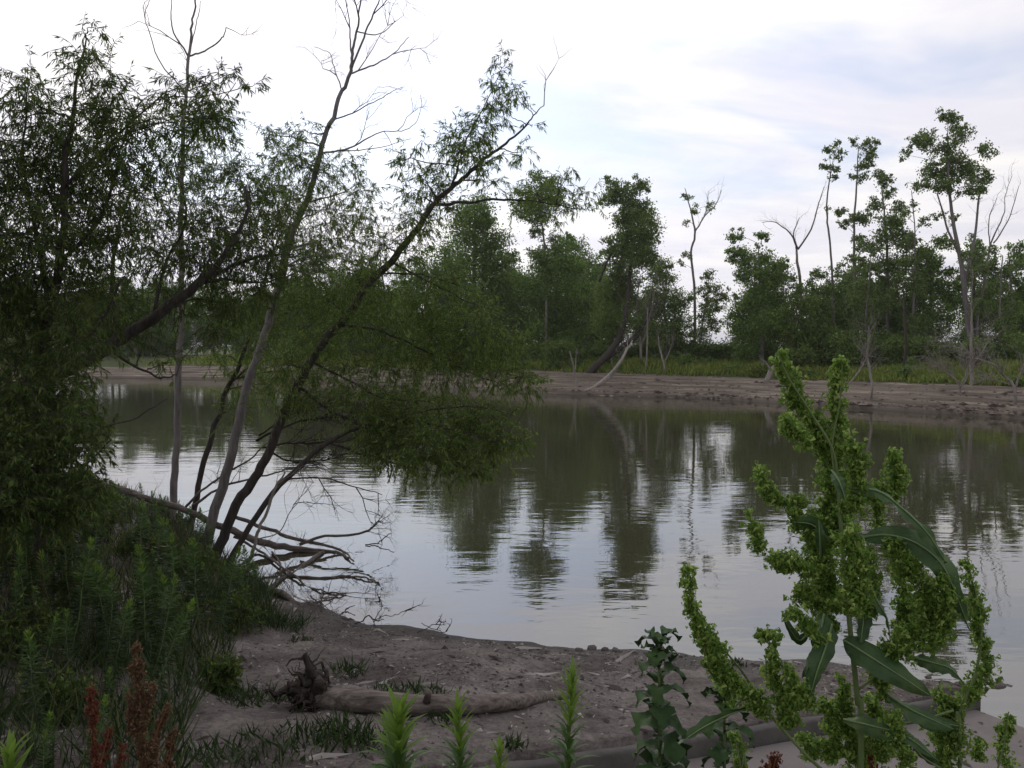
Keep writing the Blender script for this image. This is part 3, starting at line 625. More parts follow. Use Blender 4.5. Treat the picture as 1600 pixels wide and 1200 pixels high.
snag('dead bush with twisted pale limbs at the right edge', 41, [[(1586, 645, 4), (1584, 610, 4), (1575, 590, 3), (1550, 570, 2), (1530, 560, 1)], [(1584, 608, 3), (1592, 585, 2), (1600, 560, 1)], [(1585, 602, 2.4), (1562, 596, 1.6), (1538, 592, .8)], [(1586, 630, 2), (1570, 640, 1.6), (1556, 646, 1)]], tl=1.0, nt=12, lev=3, name='dead_bush', cat='dead bush')
snag('grey weathered stump lying at the grass edge behind the flowering dock', 56, [[(1196, 588, 7), (1205, 580, 8), (1218, 572, 5), (1228, 566, 2)], [(1205, 578, 3), (1196, 566, 2), (1188, 562, 1)]], 'deadwood', 'stump', tl=.5, nt=4, cat='stump')
snag('small dead branch lying on the mud near the driftwood trunk', 58, [[(998, 625, 2), (993, 612, 1.8), (982, 596, 1)]], tl=.3, nt=2, name='dead_branch', cat='branch')
snag('flat driftwood limb lying along the mud near the waterline', 58.5, [[(948, 612, 2.5), (965, 607, 2.5), (982, 606, 1.5)]], tl=.5, nt=4, name='driftwood_limb', cat='driftwood')

mb = MB(); N = 2600
ii = RNG.integers(40, len(FARC) - 30, N); t = np.where(RNG.random(N) < .55, RNG.gamma(1.2, .35, N), RNG.uniform(0, 6, N)); jit = RNG.uniform(0, 1, N)
for q in range(N):
    i = ii[q]; c = FARC[i] * (1 - jit[q]) + FARC[i + 1] * jit[q] + FN[i] * t[q]; z = far_profile(t[q], farlen[i]); r = RNG.gamma(1.5, .024) + .015
    a = RNG.uniform(0, 6.28, 5); st = RNG.uniform(.8, 3)
    e = norm(tang[i]); v = np.array([(e[0] * st, e[1] * st, 0), (-e[1], e[0], .1), (-e[0] * st, -e[1] * st, 0), (e[1], -e[0], .0), (0, 0, .75)]) * r * RNG.uniform(.6, 1.3, (5, 1))
    mb.add(v + np.array((c[0], c[1], z)), None, [(0, 1, 4), (1, 2, 4), (2, 3, 4), (3, 0, 4)])
tag(mb.obj('mud_clods', M['clod'], smooth=False), 'crumbled mud clods and flotsam along the ledges of the far bank', 'mud', kind='stuff')

# ------------------------------------------------------------------ willows of the near bank
def willow_twigs(lf, tw, c, r, n_leaf, L=.115, Wd=.016, per=15, droop=.45, out=None):
    r = r * 1.12; L = L * .88; Wd = Wd * .82; n_leaf *= 1.2
    n = max(3, int(n_leaf / per))
    st = c + rnd_dirs(n) * (RNG.uniform(0, 1, (n, 1)) ** .6) * r * .75
    dd = norm(rnd_dirs(n) * .9 + (st - c) / r * .8 + np.array((0, 0, .25)) + (0 if out is None else out))
    for q in range(n):
        ln_ = r * RNG.uniform(.6, 1.15) * .75 + .08; k = 4; path = [st[q]]; d = dd[q]
        for i in range(k):
            d = norm(d + RNG.normal(0, .16, 3) + np.array((0, 0, -droop * .35))); path.append(path[-1] + d * ln_ / k)
        path = np.array(path); tube(tw, path, np.linspace(.0035, .0015, k + 1), 3)
        m = per; u = np.sort(RNG.uniform(.05, 1, m)) * k; i0 = np.minimum(u.astype(int), k - 1); f = (u - i0)[:, None]
        p = path[i0] * (1 - f) + path[i0 + 1] * f; td = norm(path[i0 + 1] - path[i0])
        ld = td * .55 + rnd_dirs(m) * .6 + np.array((0, 0, -droop * 1.25))
        leaves(lf, p, ld, L * RNG.uniform(.55, 1.2, m), Wd * RNG.uniform(.7, 1.25, m), .06)
def willow(name, label, D, trunk, limbs, clumps, bark, leaf='willow', L=.115, Wd=.016, dens=1.0, group=None, lean=0.0, dy=.45, base=None, dead=(), push=0.0):
    sc = D / FPX
    def path3(pl, prev=None):
        a = np.array([np.append(P(x, y, D + (o[0] if o else 0)), r * sc * .55) for x, y, r, *o in pl]); return a
    tp = path3(trunk)
    g = gh(tp[0, 0], tp[0, 1]); tp[0, 2] = min(tp[0, 2], g) - .12 if tp[0, 2] > g - .6 else tp[0, 2]
    root = thing(name, (tp[0, 0], tp[0, 1], max(g, tp[0, 2])), label, 'tree', group)
    s = spline(tp, 7); s[:, :3] = wob(s[:, :3], .012)
    mb = MB(); tube(mb, s[:, :3], np.maximum(s[:, 3], .006), 9, .05); mb.obj('trunk', M[bark], root)
    paths = [s]
    for pl in limbs:
        a = path3(pl); a[1:, 1] += RNG.uniform(-.25, .25); pa = np.vstack(paths); a[0, :3] = pa[np.linalg.norm(pa[:, :3] - a[0, :3], axis=1).argmin(), :3]; q = spline(a, 6); q[:, :3] = wob(q[:, :3], .008)
        m_ = MB(); tube(m_, q[:, :3], np.maximum(q[:, 3], .004), 6, .05); m_.obj('limb', M[bark], root); paths.append(q)
    allp = np.vstack(paths)
    br = MB(); lf = MB()
    for (x, y, r, *o) in clumps:
        k = o[0] if o else 1.0
        c = P(x, y, D); c = P(x, y, D + push + RNG.uniform(-1, 1) * (dy + r * sc * .5))
        i = attach(allp[:, :3], c, .1); bp = limb_path(allp[i, :3], c, .05, 6, .04)
        r0 = max(.006, min(.016, allp[i, 3] * .55))
        tube(br, wob(bp, .012), np.linspace(r0, .004, len(bp)), 4)
        willow_twigs(lf, br, c, r * sc, int(1500 * (r / 50) ** 2 * dens * k * (D / 13) ** 2 * (.115 / L) * (.016 / Wd)) + 20, L, Wd)
    for (x, y, dx, dyy, ln_, lev, rr) in dead:
        p = P(x, y, D); i = int(np.linalg.norm(allp[:, :3] - p, axis=1).argmin())
        twig(br, allp[i, :3], norm(np.array((dx, RNG.normal(0, .3), dyy))), ln_, rr * 1.3, lev, 4, .55, 5, .06)
    if br.n: br.obj('branches', M[bark], root)
    if lf.n: lf.obj('crown', M[leaf], root, smooth=False)
    return root

# dense dark willow clump at the left edge
willow('willow_tree', 'dense dark willow at the left edge with a thick trunk leaning right', 10.5,
    [(-70, 760, 26), (-10, 650, 24), (80, 598, 21), (150, 556, 18), (215, 512, 16), (270, 475, 14), (312, 445, 12), (345, 400, 8), (372, 340, 5), (385, 290, 3)],
    [[(310, 450, 8), (340, 420, 6), (390, 400, 4), (450, 395, 2)], [(170, 545, 5), (205, 572, 4), (240, 588, 3), (268, 585, 1.5)],
     [(182, 536, 8), (180, 460, 6), (190, 380, 4), (215, 300, 2)], [(240, 492, 6), (255, 400, 4), (280, 330, 3), (262, 240, 1.5)], [(310, 450, 6), (345, 437, 5), (400, 445, 3), (440, 430, 2)]],
    [(360, 270, 44), (330, 330, 46), (400, 300, 38), (390, 350, 46), (300, 400, 48), (240, 400, 48), (345, 430, 46), (420, 395, 42), (280, 470, 40), (360, 480, 40), (200, 470, 46), (410, 450, 40), (240, 330, 42), (215, 520, 40, .8), (330, 520, 34, .7), (150, 500, 46), (300, 290, 36, .8), (440, 340, 34, .8), (265, 560, 26, .5), (120, 600, 30, .6), (330, 380, 50), (380, 400, 44)],
    'bark_dark', 'willow_dark', .105, .016, 1.15, push=.55)
W2 = willow('willow_tree', 'tall upright willow at the far left with a dense dark crown', 9.0,
    [(60, 900, 20), (70, 700, 18), (85, 520, 15), (100, 380, 11), (115, 250, 8), (125, 160, 5), (135, 60, 2)],
    [[(88, 480, 8), (50, 380, 6), (30, 260, 4), (35, 140, 2)], [(95, 420, 7), (150, 320, 5), (180, 220, 3), (215, 150, 1.5)], [(85, 520, 7), (30, 470, 5), (-30, 400, 3)], [(80, 600, 7), (140, 520, 5), (190, 430, 3)], [(110, 300, 5), (180, 230, 3.5), (250, 160, 2), (300, 130, 1)]],
    [(135, 55, 20, .5), (150, 45, 16, .4), (128, 95, 34, .7), (160, 130, 40, .75), (40, 120, 30, .7), (35, 160, 40, .9), (80, 190, 50), (150, 190, 52), (200, 180, 40, .9), (60, 240, 56), (120, 250, 60), (190, 240, 50), (30, 300, 56), (100, 310, 60), (170, 310, 56), (225, 290, 36, .8), (60, 370, 60), (130, 380, 60), (190, 370, 50), (10, 400, 56), (80, 440, 60), (150, 450, 56), (20, 470, 56), (60, 510, 60), (120, 520, 56), (20, 560, 60), (90, 580, 56), (-20, 350, 60), (-20, 250, 56), (-40, 450, 70), (240, 200, 34, .7), (280, 150, 34, .7), (330, 135, 30, .6), (365, 118, 20, .55), (395, 135, 16, .5), (320, 175, 38, .8), (345, 195, 30, .7), (290, 200, 34, .8), (265, 245, 36, .7)],
    'bark_dark', 'willow_dark', .10, .016, 1.2)
for (x, y, k, rz, lb_) in [(-7.2, 4.6, 1.25, 1.2, 'willow standing on the bank just outside the left edge of the photograph'), (-5.6, 1.2, 1.3, 3.0, 'willow on the bank left of the photographer'), (-7.8, -2.2, 1.4, 4.4, 'willow on the bank behind the photographer to the left'), (-9.5, 7.2, 1.2, 5.2, 'willow crowding the bank beyond the left edge of the photograph')]:
    o = copy_tree(W2); o.location = (x, y, gh(x, y)); o.rotation_euler.z = rz; o.scale = (k, k, k); tag(o, lb_, 'tree')
# low dark thicket below it
willow('willow_shrub', 'dark low willow thicket at the left waterside', 8.3,
    [(20, 860, 10), (30, 760, 8), (50, 660, 5), (70, 600, 3)],
    [[(25, 800, 6), (80, 720, 4), (130, 660, 2)], [(28, 780, 6), (100, 740, 4), (160, 690, 2)], [(28, 780, 5), (-20, 680, 3)], [(130, 700, 3), (190, 660, 2.2), (250, 625, 1)]],
    [(40, 620, 56), (90, 640, 50), (0, 660, 60), (50, 690, 60), (110, 690, 40, .9), (20, 740, 60), (80, 750, 50), (130, 650, 30, .6), (150, 690, 24, .5), (-30, 720, 60), (130, 760, 34), (60, 790, 50), (10, 800, 56), (110, 800, 40), (165, 665, 16, .4)],
    'bark_dark', 'willow_dark', .085, .022, 2.1, push=-.1)
# slim upright pale trunk, bare at the top
willow('willow_tree', 'slim straight pale trunk rising bare above the leaves at left', 15.0,
    [(268, 826, 11), (271, 720, 10), (277, 580, 9), (280, 440, 8), (278, 300, 6.5), (284, 170, 5), (289, 90, 4), (298, 30, 2.8), (306, -20, 2), (312, -70, 1)],
    [[(287, 84, 2.6), (276, 55, 2), (273, 20, 1.4), (275, -30, .8)], [(290, 92, 3), (318, 70, 2.4), (338, 50, 2), (347, 36, 1.4)], [(283, 150, 2), (250, 95, 1.6), (228, 40, 1.2), (220, 8, .8), (228, -10, .6)], [(285, 146, 1.6), (325, 125, 1.4), (355, 110, 1)], [(293, 80, 1.6), (305, 35, 1.2), (312, 0, .8)], [(282, 240, 2.4), (330, 180, 1.6), (370, 130, 1)]],
    [(310, 190, 30, .7), (345, 200, 28, .7), (320, 225, 34, .8), (300, 260, 30, .7), (350, 165, 22, .5), (255, 200, 26, .5), (250, 260, 26, .5)],
    'bark_grey', 'willow', .12, .017, 1.0, dead=[(347, 36, .9, -.4, .6, 2, .006), (284, 70, -.5, .6, .8, 2, .008), (284, 120, -.6, .8, .7, 2, .006), (306, -10, .3, 1, .6, 2, .008), (284, 200, .6, .8, .9, 2, .008), (230, 20, .2, 1, .5, 2, .005)])
# tall grey trunk with a bare spreading top
willow('willow_tree', 'tall grey trunk leaning right with a bare forked twiggy top', 13.6,
    [(318, 868, 15), (352, 760, 14), (385, 640, 12.5), (418, 540, 11.5), (450, 430, 10.5), (480, 330, 9), (506, 255, 7.5), (521, 190, 6.5), (540, 138, 5.5), (555, 105, 4.5), (560, 60, 3.2), (562, 20, 2.4), (566, -40, 1.2)],
    [[(553, 110, 3.2), (575, 60, 2.6), (592, 20, 2), (603, -15, 1.2)], [(556, 96, 2.4), (545, 60, 2), (543, 20, 1.5), (535, -20, .9)], [(556, 118, 2.4), (585, 104, 2), (612, 88, 1.4), (640, 60, .8)], [(524, 192, 2.2), (560, 180, 1.7), (600, 160, 1.2), (632, 142, .7)], [(518, 245, 3), (555, 225, 2.4), (595, 206, 1.6), (635, 200, 1.2), (655, 175, .8), (656, 145, .5)], [(516, 250, 2), (570, 230, 1.4), (640, 212, .7)], [(538, 145, 2), (525, 115, 1.5), (515, 85, 1), (492, 75, .6)], [(484, 322, 3), (458, 350, 2.4), (440, 390, 2)], [(480, 318, 2.4), (530, 305, 1.8), (560, 290, 1)], [(565, 55, 2), (590, 45, 1.5), (615, 25, 1)]],
    [(440, 240, 38, .8), (480, 205, 28, .7), (420, 215, 24, .6), (465, 260, 40, .9), (500, 275, 36, .8), (545, 255, 26, .6), (570, 300, 30, .7), (585, 330, 22, .6), (520, 325, 38, .8), (450, 320, 40, .9), (480, 370, 44, .9), (540, 370, 40, .7), (430, 290, 34, .8), (500, 420, 42, .8), (450, 410, 40, .8), (555, 330, 26, .6), (560, 410, 36, .6), (410, 330, 36, .8)],
    'bark_grey', 'willow', .115, .017, .95,
    dead=[(566, 30, .2, 1, .7, 3, .009), (600, -5, .5, 1, .7, 3, .008), (545, 40, -.6, .8, .6, 3, .007), (543, 10, -.4, 1, .5, 3, .007), (590, 30, .9, .5, .7, 3, .008), (612, 88, .9, .4, .6, 3, .006), (560, 180, .8, .7, .6, 3, .006), (600, 205, .6, -.6, .5, 2, .005), (525, 120, -.8, .5, .5, 3, .006), (560, 110, .5, .9, .8, 3, .008), (500, 270, -.5, .8, .7, 2, .007), (620, 200, .7, .5, .5, 3, .005), (555, 225, .3, .9, .6, 3, .006)])
# leaning willow whose leafy crown reaches over the river
willow('willow_tree', 'dark leafy willow leaning right over the river', 12.6,
    [(330, 866, 15), (372, 790, 14), (412, 715, 13), (452, 640, 12.5), (487, 570, 12), (520, 515, 11.5), (565, 468, 11), (625, 405, 10), (670, 350, 8.5), (700, 305, 7), (740, 268, 5.5), (780, 235, 4), (820, 200, 2.4), (850, 165, 1)],
    [[(690, 330, 5), (725, 317, 4.2), (780, 315, 3.4), (840, 320, 2.4), (895, 330, 1.2)], [(706, 300, 4), (718, 255, 3.2), (728, 220, 2.4), (760, 160, 1.6), (785, 105, 1)],
     [(535, 512, 4), (590, 515, 3.4), (650, 540, 2.6), (720, 575, 1.6), (780, 600, 1)], [(500, 570, 4), (550, 600, 3.4), (600, 622, 2.6), (680, 628, 1.6)], [(470, 610, 5), (530, 650, 4), (600, 680, 3), (690, 700, 2), (770, 710, 1)],
     [(620, 415, 3.6), (680, 445, 2.8), (730, 470, 2), (790, 490, 1)], [(600, 432, 3), (660, 430, 2.4), (720, 448, 1.4)], [(690, 250, 2), (650, 250, 1.4), (620, 255, .8)]],
    [(790, 92, 16, .6), (770, 115, 16, .5), (785, 130, 22, .7), (805, 150, 18, .7), (770, 165, 26, .7), (815, 148, 12, .6), (755, 190, 26, .8), (790, 175, 18, .6), (735, 210, 30, .9), (700, 215, 22, .8), (715, 240, 34, .9), (745, 250, 28, .8), (690, 260, 26, .7), (640, 238, 20, .6), (625, 260, 18, .6), (655, 270, 22, .6), (680, 295, 28, .8), (650, 310, 30, .8), (700, 320, 28, .8), (640, 345, 32, .8), (670, 350, 26, .7), (765, 285, 24, .6), (815, 238, 20, .7), (780, 245, 18, .6), (840, 300, 22, .6), (875, 290, 24, .6), (900, 320, 24, .6), (920, 300, 18, .5), (870, 335, 20, .5), (810, 320, 22, .5), (600, 380, 36, .7), (640, 395, 30, .6), (560, 440, 40, .7), (600, 450, 36, .7), (520, 470, 40, .7), (890, 260, 12, .5), (935, 325, 12, .5), (660, 220, 12, .5), (832, 195, 10, .5),
     (700, 440, 34, .7), (660, 460, 36, .7), (740, 470, 34, .7), (560, 510, 40, .6), (620, 500, 42, .8), (680, 510, 44, 1), (740, 520, 42, 1.1), (790, 540, 36, 1.1), (650, 555, 46, 1), (710, 565, 48, 1.2), (770, 580, 42, 1.3), (815, 590, 28, 1.2), (830, 605, 16, 1), (600, 570, 44, .7), (540, 570, 44, .6), (490, 540, 44, .6), (450, 560, 44, .6), (500, 610, 44, .7), (560, 625, 42, .8), (440, 620, 40, .6), (620, 620, 40, .8)],
    'bark_dark', 'willow', .11, .017, 1.0, dead=[(850, 165, .6, .8, .7, 2, .005), (840, 320, .9, .1, .6, 2, .006), (700, 310, -.9, .3, .6, 2, .006), (600, 622, .9, -.2, .7, 3, .006), (530, 650, .8, -.4, .8, 3, .008)])
willow('willow_shrub', 'dark leafy willow boughs hanging low over the water under the leaning tree', 12.2,
    [(345, 872, 9), (420, 770, 8), (500, 700, 7), (580, 668, 5), (680, 668, 3), (770, 690, 1.5)],
    [[(520, 695, 4), (580, 720, 3), (640, 735, 2), (700, 745, 1)], [(590, 668, 4), (660, 645, 3), (740, 640, 1.6), (800, 650, 1)], [(440, 745, 3), (500, 740, 2.4), (560, 755, 1.6), (600, 770, 1)]],
    [(600, 665, 34), (640, 650, 38), (690, 655, 42), (740, 655, 40), (785, 670, 32), (815, 690, 20, .8), (610, 700, 36), (660, 695, 44), (720, 695, 46), (770, 705, 34), (690, 722, 36), (735, 732, 26), (640, 720, 28), (760, 735, 14, .7), (580, 690, 30, .8), (600, 655, 30, .8)],
    'bark_dark', 'willow', .08, .024, 1.45, dead=[(560, 755, .5, -.9, .7, 3, .007), (500, 740, .6, -.8, .6, 3, .006), (600, 770, .4, -1, .5, 2, .005)])
willow('willow_tree', 'thin dark stem between the straight trunk and the tall grey one', 15.2,
    [(296, 830, 9), (320, 730, 8), (340, 660, 7.5), (358, 600, 6.5), (385, 540, 5.5), (405, 480, 4.5), (430, 400, 3), (455, 330, 1.5)],
    [[(360, 600, 3), (400, 570, 2), (440, 560, 1)]],
    [(400, 540, 36, .9), (380, 590, 34, .8), (360, 640, 28, .5), (430, 500, 38, .9), (420, 600, 36, .8), (455, 580, 34, .8), (480, 470, 40, 1), (390, 480, 36, 1), (340, 560, 26, .6), (520, 520, 40, .8), (540, 460, 40, .8), (500, 400, 40, .7), (580, 420, 34, .7), (590, 480, 36, .7), (500, 570, 38, .7)],
    'bark_dark', 'willow', .115, .017, 1.0)

# ---- fallen tree in the water, dead limbs, shore log
def on_water(D, py): return min(D, .985 * H * FPX / (py - 540)) if py > 600 else D
def dead_wood(name, label, D, stems, mat='deadwood', cat='driftwood', twigs=6, tl=.5, lev=2, ground_first=False):
    sc = D / FPX; root = None; tw = MB()
    for q, st in enumerate(stems):
        a = np.array([np.append(P(x, y, on_water(D + (o[0] if o else 0), y)), r * sc * .55) for x, y, r, *o in st])
        if root is None:
            a[0, 2] = min(a[0, 2], gh(a[0, 0], a[0, 1]) - .03) if gh(a[0, 0], a[0, 1]) > 0 else a[0, 2]
            root = thing(name, a[0, :3], label, cat)
        s = spline(a, 6); s[:, :3] = wob(s[:, :3], .010); m_ = MB(); tube(m_, s[:, :3], np.maximum(s[:, 3], .004), 8, .10)
        m_.obj('trunk' if q == 0 else 'limb', M[mat], root)
        for _ in range(twigs):
            i = RNG.integers(len(s) // 3, len(s)); twig(tw, s[i, :3], norm(s[i, :3] - s[i - 1, :3]), tl * RNG.uniform(.4, 1.2), .007, lev, 3, .9, 3, .02)
    if tw.n: tw.obj('twigs', M[mat], root)
    return root
dead_wood('fallen_tree', 'fallen dead tree reaching from the bank into the water with bare forked limbs', 13.6,
    [[(70, 790, 10), (120, 745, 10), (170, 757, 10), (230, 775, 9.5), (290, 792, 9), (350, 822, 10), (420, 846, 10), (480, 857, 8), (525, 861, 6), (545, 872, 3)],
     [(362, 806, 6), (420, 828, 5.5), (470, 846, 5), (530, 862, 3.5), (553, 877, 2)], [(470, 850, 5), (510, 836, 4), (560, 829, 3.5), (580, 822, 3), (592, 813, 1.6)], [(505, 862, 6), (475, 882, 5.5), (445, 900, 5), (424, 918, 5, -.2)],
     [(440, 898, 3), (500, 902, 3.2), (545, 898, 3), (570, 902, 2.4), (592, 910, 1.6)], [(365, 838, 4), (405, 862, 3.6), (450, 895, 3.2), (485, 916, 2.6), (505, 923, 2), (541, 927, 1.6)], [(541, 927, 1.6), (505, 937, 2), (478, 947, 2.2)], [(425, 862, 2.6), (436, 880, 2.2), (438, 900, 1.6)], [(505, 920, 1.6), (503, 938, 1.6), (503, 952, 1.4)], [(290, 792, 4), (330, 760, 3), (390, 720, 2.4), (420, 690, 1.4)], [(300, 790, 4), (360, 755, 3), (440, 735, 2), (480, 720, 1)]],
    'driftwood', 'fallen tree', 7, .45, 3)
dead_wood('dead_pole', 'pale crooked dead pole leaning up from the shore weeds', 11.5, [[(372, 930, 6), (382, 890, 5.5), (396, 850, 5), (412, 812, 4.5), (430, 765, 4), (446, 738, 2)], [(400, 840, 2), (440, 828, 1.6), (460, 786, 1.2), (482, 784, .8)]], 'deadwood', 'branch', 4, .5, 2)
dead_wood('shore_log', 'grey log lying along the shoreline below the fallen tree', 11.6, [[(322, 876, 11, 1.0), (360, 896, 11, .5), (410, 916, 10, .2), (450, 935, 8, -.3), (478, 950, 5, -.6)]], 'driftwood', 'log', 2, .2, 1)
dead_wood('forked_branch', 'small forked branch sticking out of the water', 12.4, [[(571, 852, 1.6), (590, 846, 1.8), (612, 834, 1.2)], [(571, 852, 1.6), (592, 855, 1.6), (616, 863, 1)]], 'driftwood', 'branch', 1, .15, 1)
dead_wood('brush_pile', 'grey tangle of dead twigs hanging over the water behind the trunks', 13.4, [[(400, 690, 4), (450, 670, 3), (520, 655, 2), (570, 660, 1)], [(410, 700, 3), (470, 690, 2.4), (540, 690, 1.4)], [(405, 680, 3), (460, 650, 2), (520, 630, 1)], [(420, 705, 3), (470, 720, 2), (530, 715, 1)]], 'root_dark', 'brush', 22, .8, 3)
dead_wood('beach_twig', 'thin dark branch lying at the water edge of the beach', 10.0, [[(548, 962, 1.6), (570, 966, 1.8), (584, 972, 1.8), (600, 968, 1)], [(584, 972, 1.4), (600, 950, 1), (592, 938, .7)], [(590, 970, 1.2), (612, 962, 1), (632, 955, .7)]], 'root_dark', 'branch', 2, .2, 2)
dead_wood('beach_twig', 'fine looping twig lying in the shallows right of the dark branch', 9.6, [[(650, 976, 1), (680, 972, 1.2), (697, 971, .8)], [(660, 974, 1), (690, 986, 1), (700, 984, .6)]], 'root_dark', 'branch', 2, .15, 2)
dead_wood('beach_stick', 'short dark stick poking from the beach edge below the shore log', 10.6, [[(530, 962, 2), (543, 953, 1.8), (555, 946, 1)]], 'root_dark', 'branch', 1, .1, 1)

# ---- driftwood log with its root plate on the beach
LG = [(500, 1093), (560, 1098), (630, 1104), (700, 1104), (770, 1098), (830, 1088), (870, 1078), (908, 1070)]
g0 = G(500, 1108); root = thing('driftwood_log', g0, 'smooth grey driftwood log lying on the sandy beach with a dark root plate', 'log')
pts = []
for (x, y), r in zip(LG, (.085, .077, .073, .068, .06, .05, .037, .018)):
    g = G(x, y + 14); pts.append((g[0], g[1], g[2] + r * .85, r))
s = spline(pts, 8); s[:, :3] = wob(s[:, :3], .004); m_ = MB(); tube(m_, s[:, :3], s[:, 3], 14, .035); m_.obj('trunk', M['driftwood'], root)
m_ = MB(); tube(m_, np.array([s[20, :3] + (0, -.05, .05), s[20, :3] + (.02, -.1, .13), s[20, :3] + (.0, -.13, .16)]), [.03, .022, .012], 6); m_.obj('knot', M['driftwood'], root)
c0 = s[0, :3] + np.array((-.06, 0, .02))
for q in range(54):
    a = RNG.uniform(0, 6.28) if q > 9 else RNG.uniform(.5, 2.7); ln_ = RNG.uniform(.12, .30) * (1.25 if q < 10 else .9)
    d = norm(np.array((RNG.uniform(-.9, .15), math.cos(a), math.sin(a))))
    if q % 4 == 0: d = norm(np.array((-1, RNG.uniform(-.5, .5), RNG.uniform(-.2, .5))))
    st_ = c0 + np.array((RNG.uniform(-.06, .06), 0, 0)) + RNG.normal(0, .02, 3)
    p = [st_, st_ + d * ln_ * .4, st_ + d * ln_ * .75 + RNG.normal(0, .03, 3), st_ + d * ln_ + RNG.normal(0, .05, 3)]
    p = [(b[0], b[1], max(b[2], gh(b[0], b[1]) - .02)) for b in p]
    m_ = MB(); r0 = RNG.uniform(.03, .06) if q < 12 else RNG.uniform(.008, .028); tube(m_, wob(spline(p, 6), .014), [r0, r0 * .8, r0 * .5, r0 * .2, .003], 8, .42); m_.obj('root', M['root_dark'], root)

# ------------------------------------------------------------------ beach debris and stones
def rock_mesh(name, mat, seed, flat=.6):
    r = np.random.default_rng(seed); V = [(0, 0, 1)]; n = 7
    for z, rr in ((.55, .8), (-.2, 1.0)):
        for k in range(n): a = 2 * math.pi * (k + .4 * z) / n; V.append((math.cos(a) * rr, math.sin(a) * rr, z))
    V.append((0, 0, -.6)); V = np.array(V) * (1 + r.uniform(-.25, .2, (len(V), 1))) * np.array((1, .75, flat))
    T = [(0, 1 + k, 1 + (k + 1) % n) for k in range(n)] + [(15, 8 + (k + 1) % n, 8 + k) for k in range(n)]
    Q = [(1 + k, 8 + k, 8 + (k + 1) % n, 1 + (k + 1) % n) for k in range(n)]
    mb = MB(); mb.add(V, Q, T); return mb.mesh(name, mat, False)
RK = [rock_mesh('stone', M['stone'], q) for q in range(5)]
def stone(px, py, size, label, group=None):
    g = G(px, py); o = bpy.data.objects.new('stone', RK[RNG.integers(5)]); COL.objects.link(o)
    o.location = (g[0], g[1], g[2] + size * .15); o.rotation_euler = (RNG.normal(0, .15), RNG.normal(0, .15), RNG.uniform(0, 6)); o.scale = (size,) * 3
    tag(o, label, 'stone', group)
for x, y, r in [(905, 1017, .05), (925, 1015, .07), (945, 1016, .05), (962, 1018, .06), (885, 1017, .035), (990, 1021, .05), (1010, 1022, .035)]: stone(x, y, r, 'dark stone at the water edge in the middle of the beach', 'stones at the middle water edge')
for x, y, r in [(1493, 1026, .05), (1560, 1075, .09), (1575, 1088, .07), (1540, 1066, .06), (1580, 1072, .04), (1520, 1060, .05), (1500, 1072, .06), (1555, 1090, .06), (1475, 1055, .05), (1450, 1060, .04), (1530, 1085, .05)]: stone(x, y, r, 'dark stone where the boat ramp meets the river', 'stones by the boat ramp')
mb = MB(); N = 15000; cnt = 0
bx = RNG.uniform(-4.2, 5, N * 2); by = RNG.uniform(4.4, 11, N * 2); dd = shore_d(bx, by); s, n = ramp_sn(bx, by)
dn = np.array([noise.noise(Vector((a * .9, b * .9, 2))) for a, b in zip(bx, by)])
ok = (dd > .05) & ((n < -.25) | ((n > .02) & (n < RW) & (RNG.random(len(bx)) < .10))) & ((dn + RNG.uniform(-.5, .5, len(bx)) > -.05) | (abs(dd - .45) < .12)); bx, by = bx[ok][:N], by[ok][:N]; hz = ground_h(bx, by); s, n = ramp_sn(bx, by); hz = np.where((n > 0) & (n < RW), RZ0 - RSL * s + .004, hz)
sz = RNG.gamma(1.2, .0065, len(bx)) + .003
base = np.array([(1, 0, 0), (-.5, .8, 0), (-.5, -.8, 0), (0, 0, .8), (0, 0, -.3)])
T = [(0, 1, 3), (1, 2, 3), (2, 0, 3), (1, 0, 4), (2, 1, 4), (0, 2, 4)]
for q in range(len(bx)):
    a = RNG.uniform(0, 6.28); ca, sa = math.cos(a), math.sin(a); st = RNG.uniform(1, 7) if RNG.random() < .22 else 1
    v = base * np.array((st, 1, RNG.uniform(.4, .9))) * sz[q] * RNG.uniform(.7, 1.3, (5, 1)); v = np.stack((v[:, 0] * ca - v[:, 1] * sa, v[:, 0] * sa + v[:, 1] * ca, v[:, 2]), -1)
    mb.add(v + np.array((bx[q], by[q], hz[q] + sz[q] * .1)), None, T)
tag(mb.obj('debris', M['debris'], smooth=False), 'small pebbles bark chips and crumbs strewn over the sandy beach', 'debris', kind='stuff')

# ------------------------------------------------------------------ grass and weeds of the near bank
mb = MB(); N = 110000
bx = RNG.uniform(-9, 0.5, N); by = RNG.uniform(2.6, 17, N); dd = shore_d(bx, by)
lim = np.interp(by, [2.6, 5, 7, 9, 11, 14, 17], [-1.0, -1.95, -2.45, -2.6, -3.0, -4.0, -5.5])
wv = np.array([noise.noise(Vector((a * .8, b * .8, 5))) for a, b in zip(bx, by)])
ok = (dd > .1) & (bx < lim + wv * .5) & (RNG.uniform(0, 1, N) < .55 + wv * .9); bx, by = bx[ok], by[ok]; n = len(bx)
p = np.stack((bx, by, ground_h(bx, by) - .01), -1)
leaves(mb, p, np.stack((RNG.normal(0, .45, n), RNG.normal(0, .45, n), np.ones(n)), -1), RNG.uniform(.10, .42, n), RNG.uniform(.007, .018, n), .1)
tag(mb.obj('undergrowth', M['under'], smooth=False), 'dark green undergrowth of fine grass and weeds on the left bank', 'grass', kind='stuff')

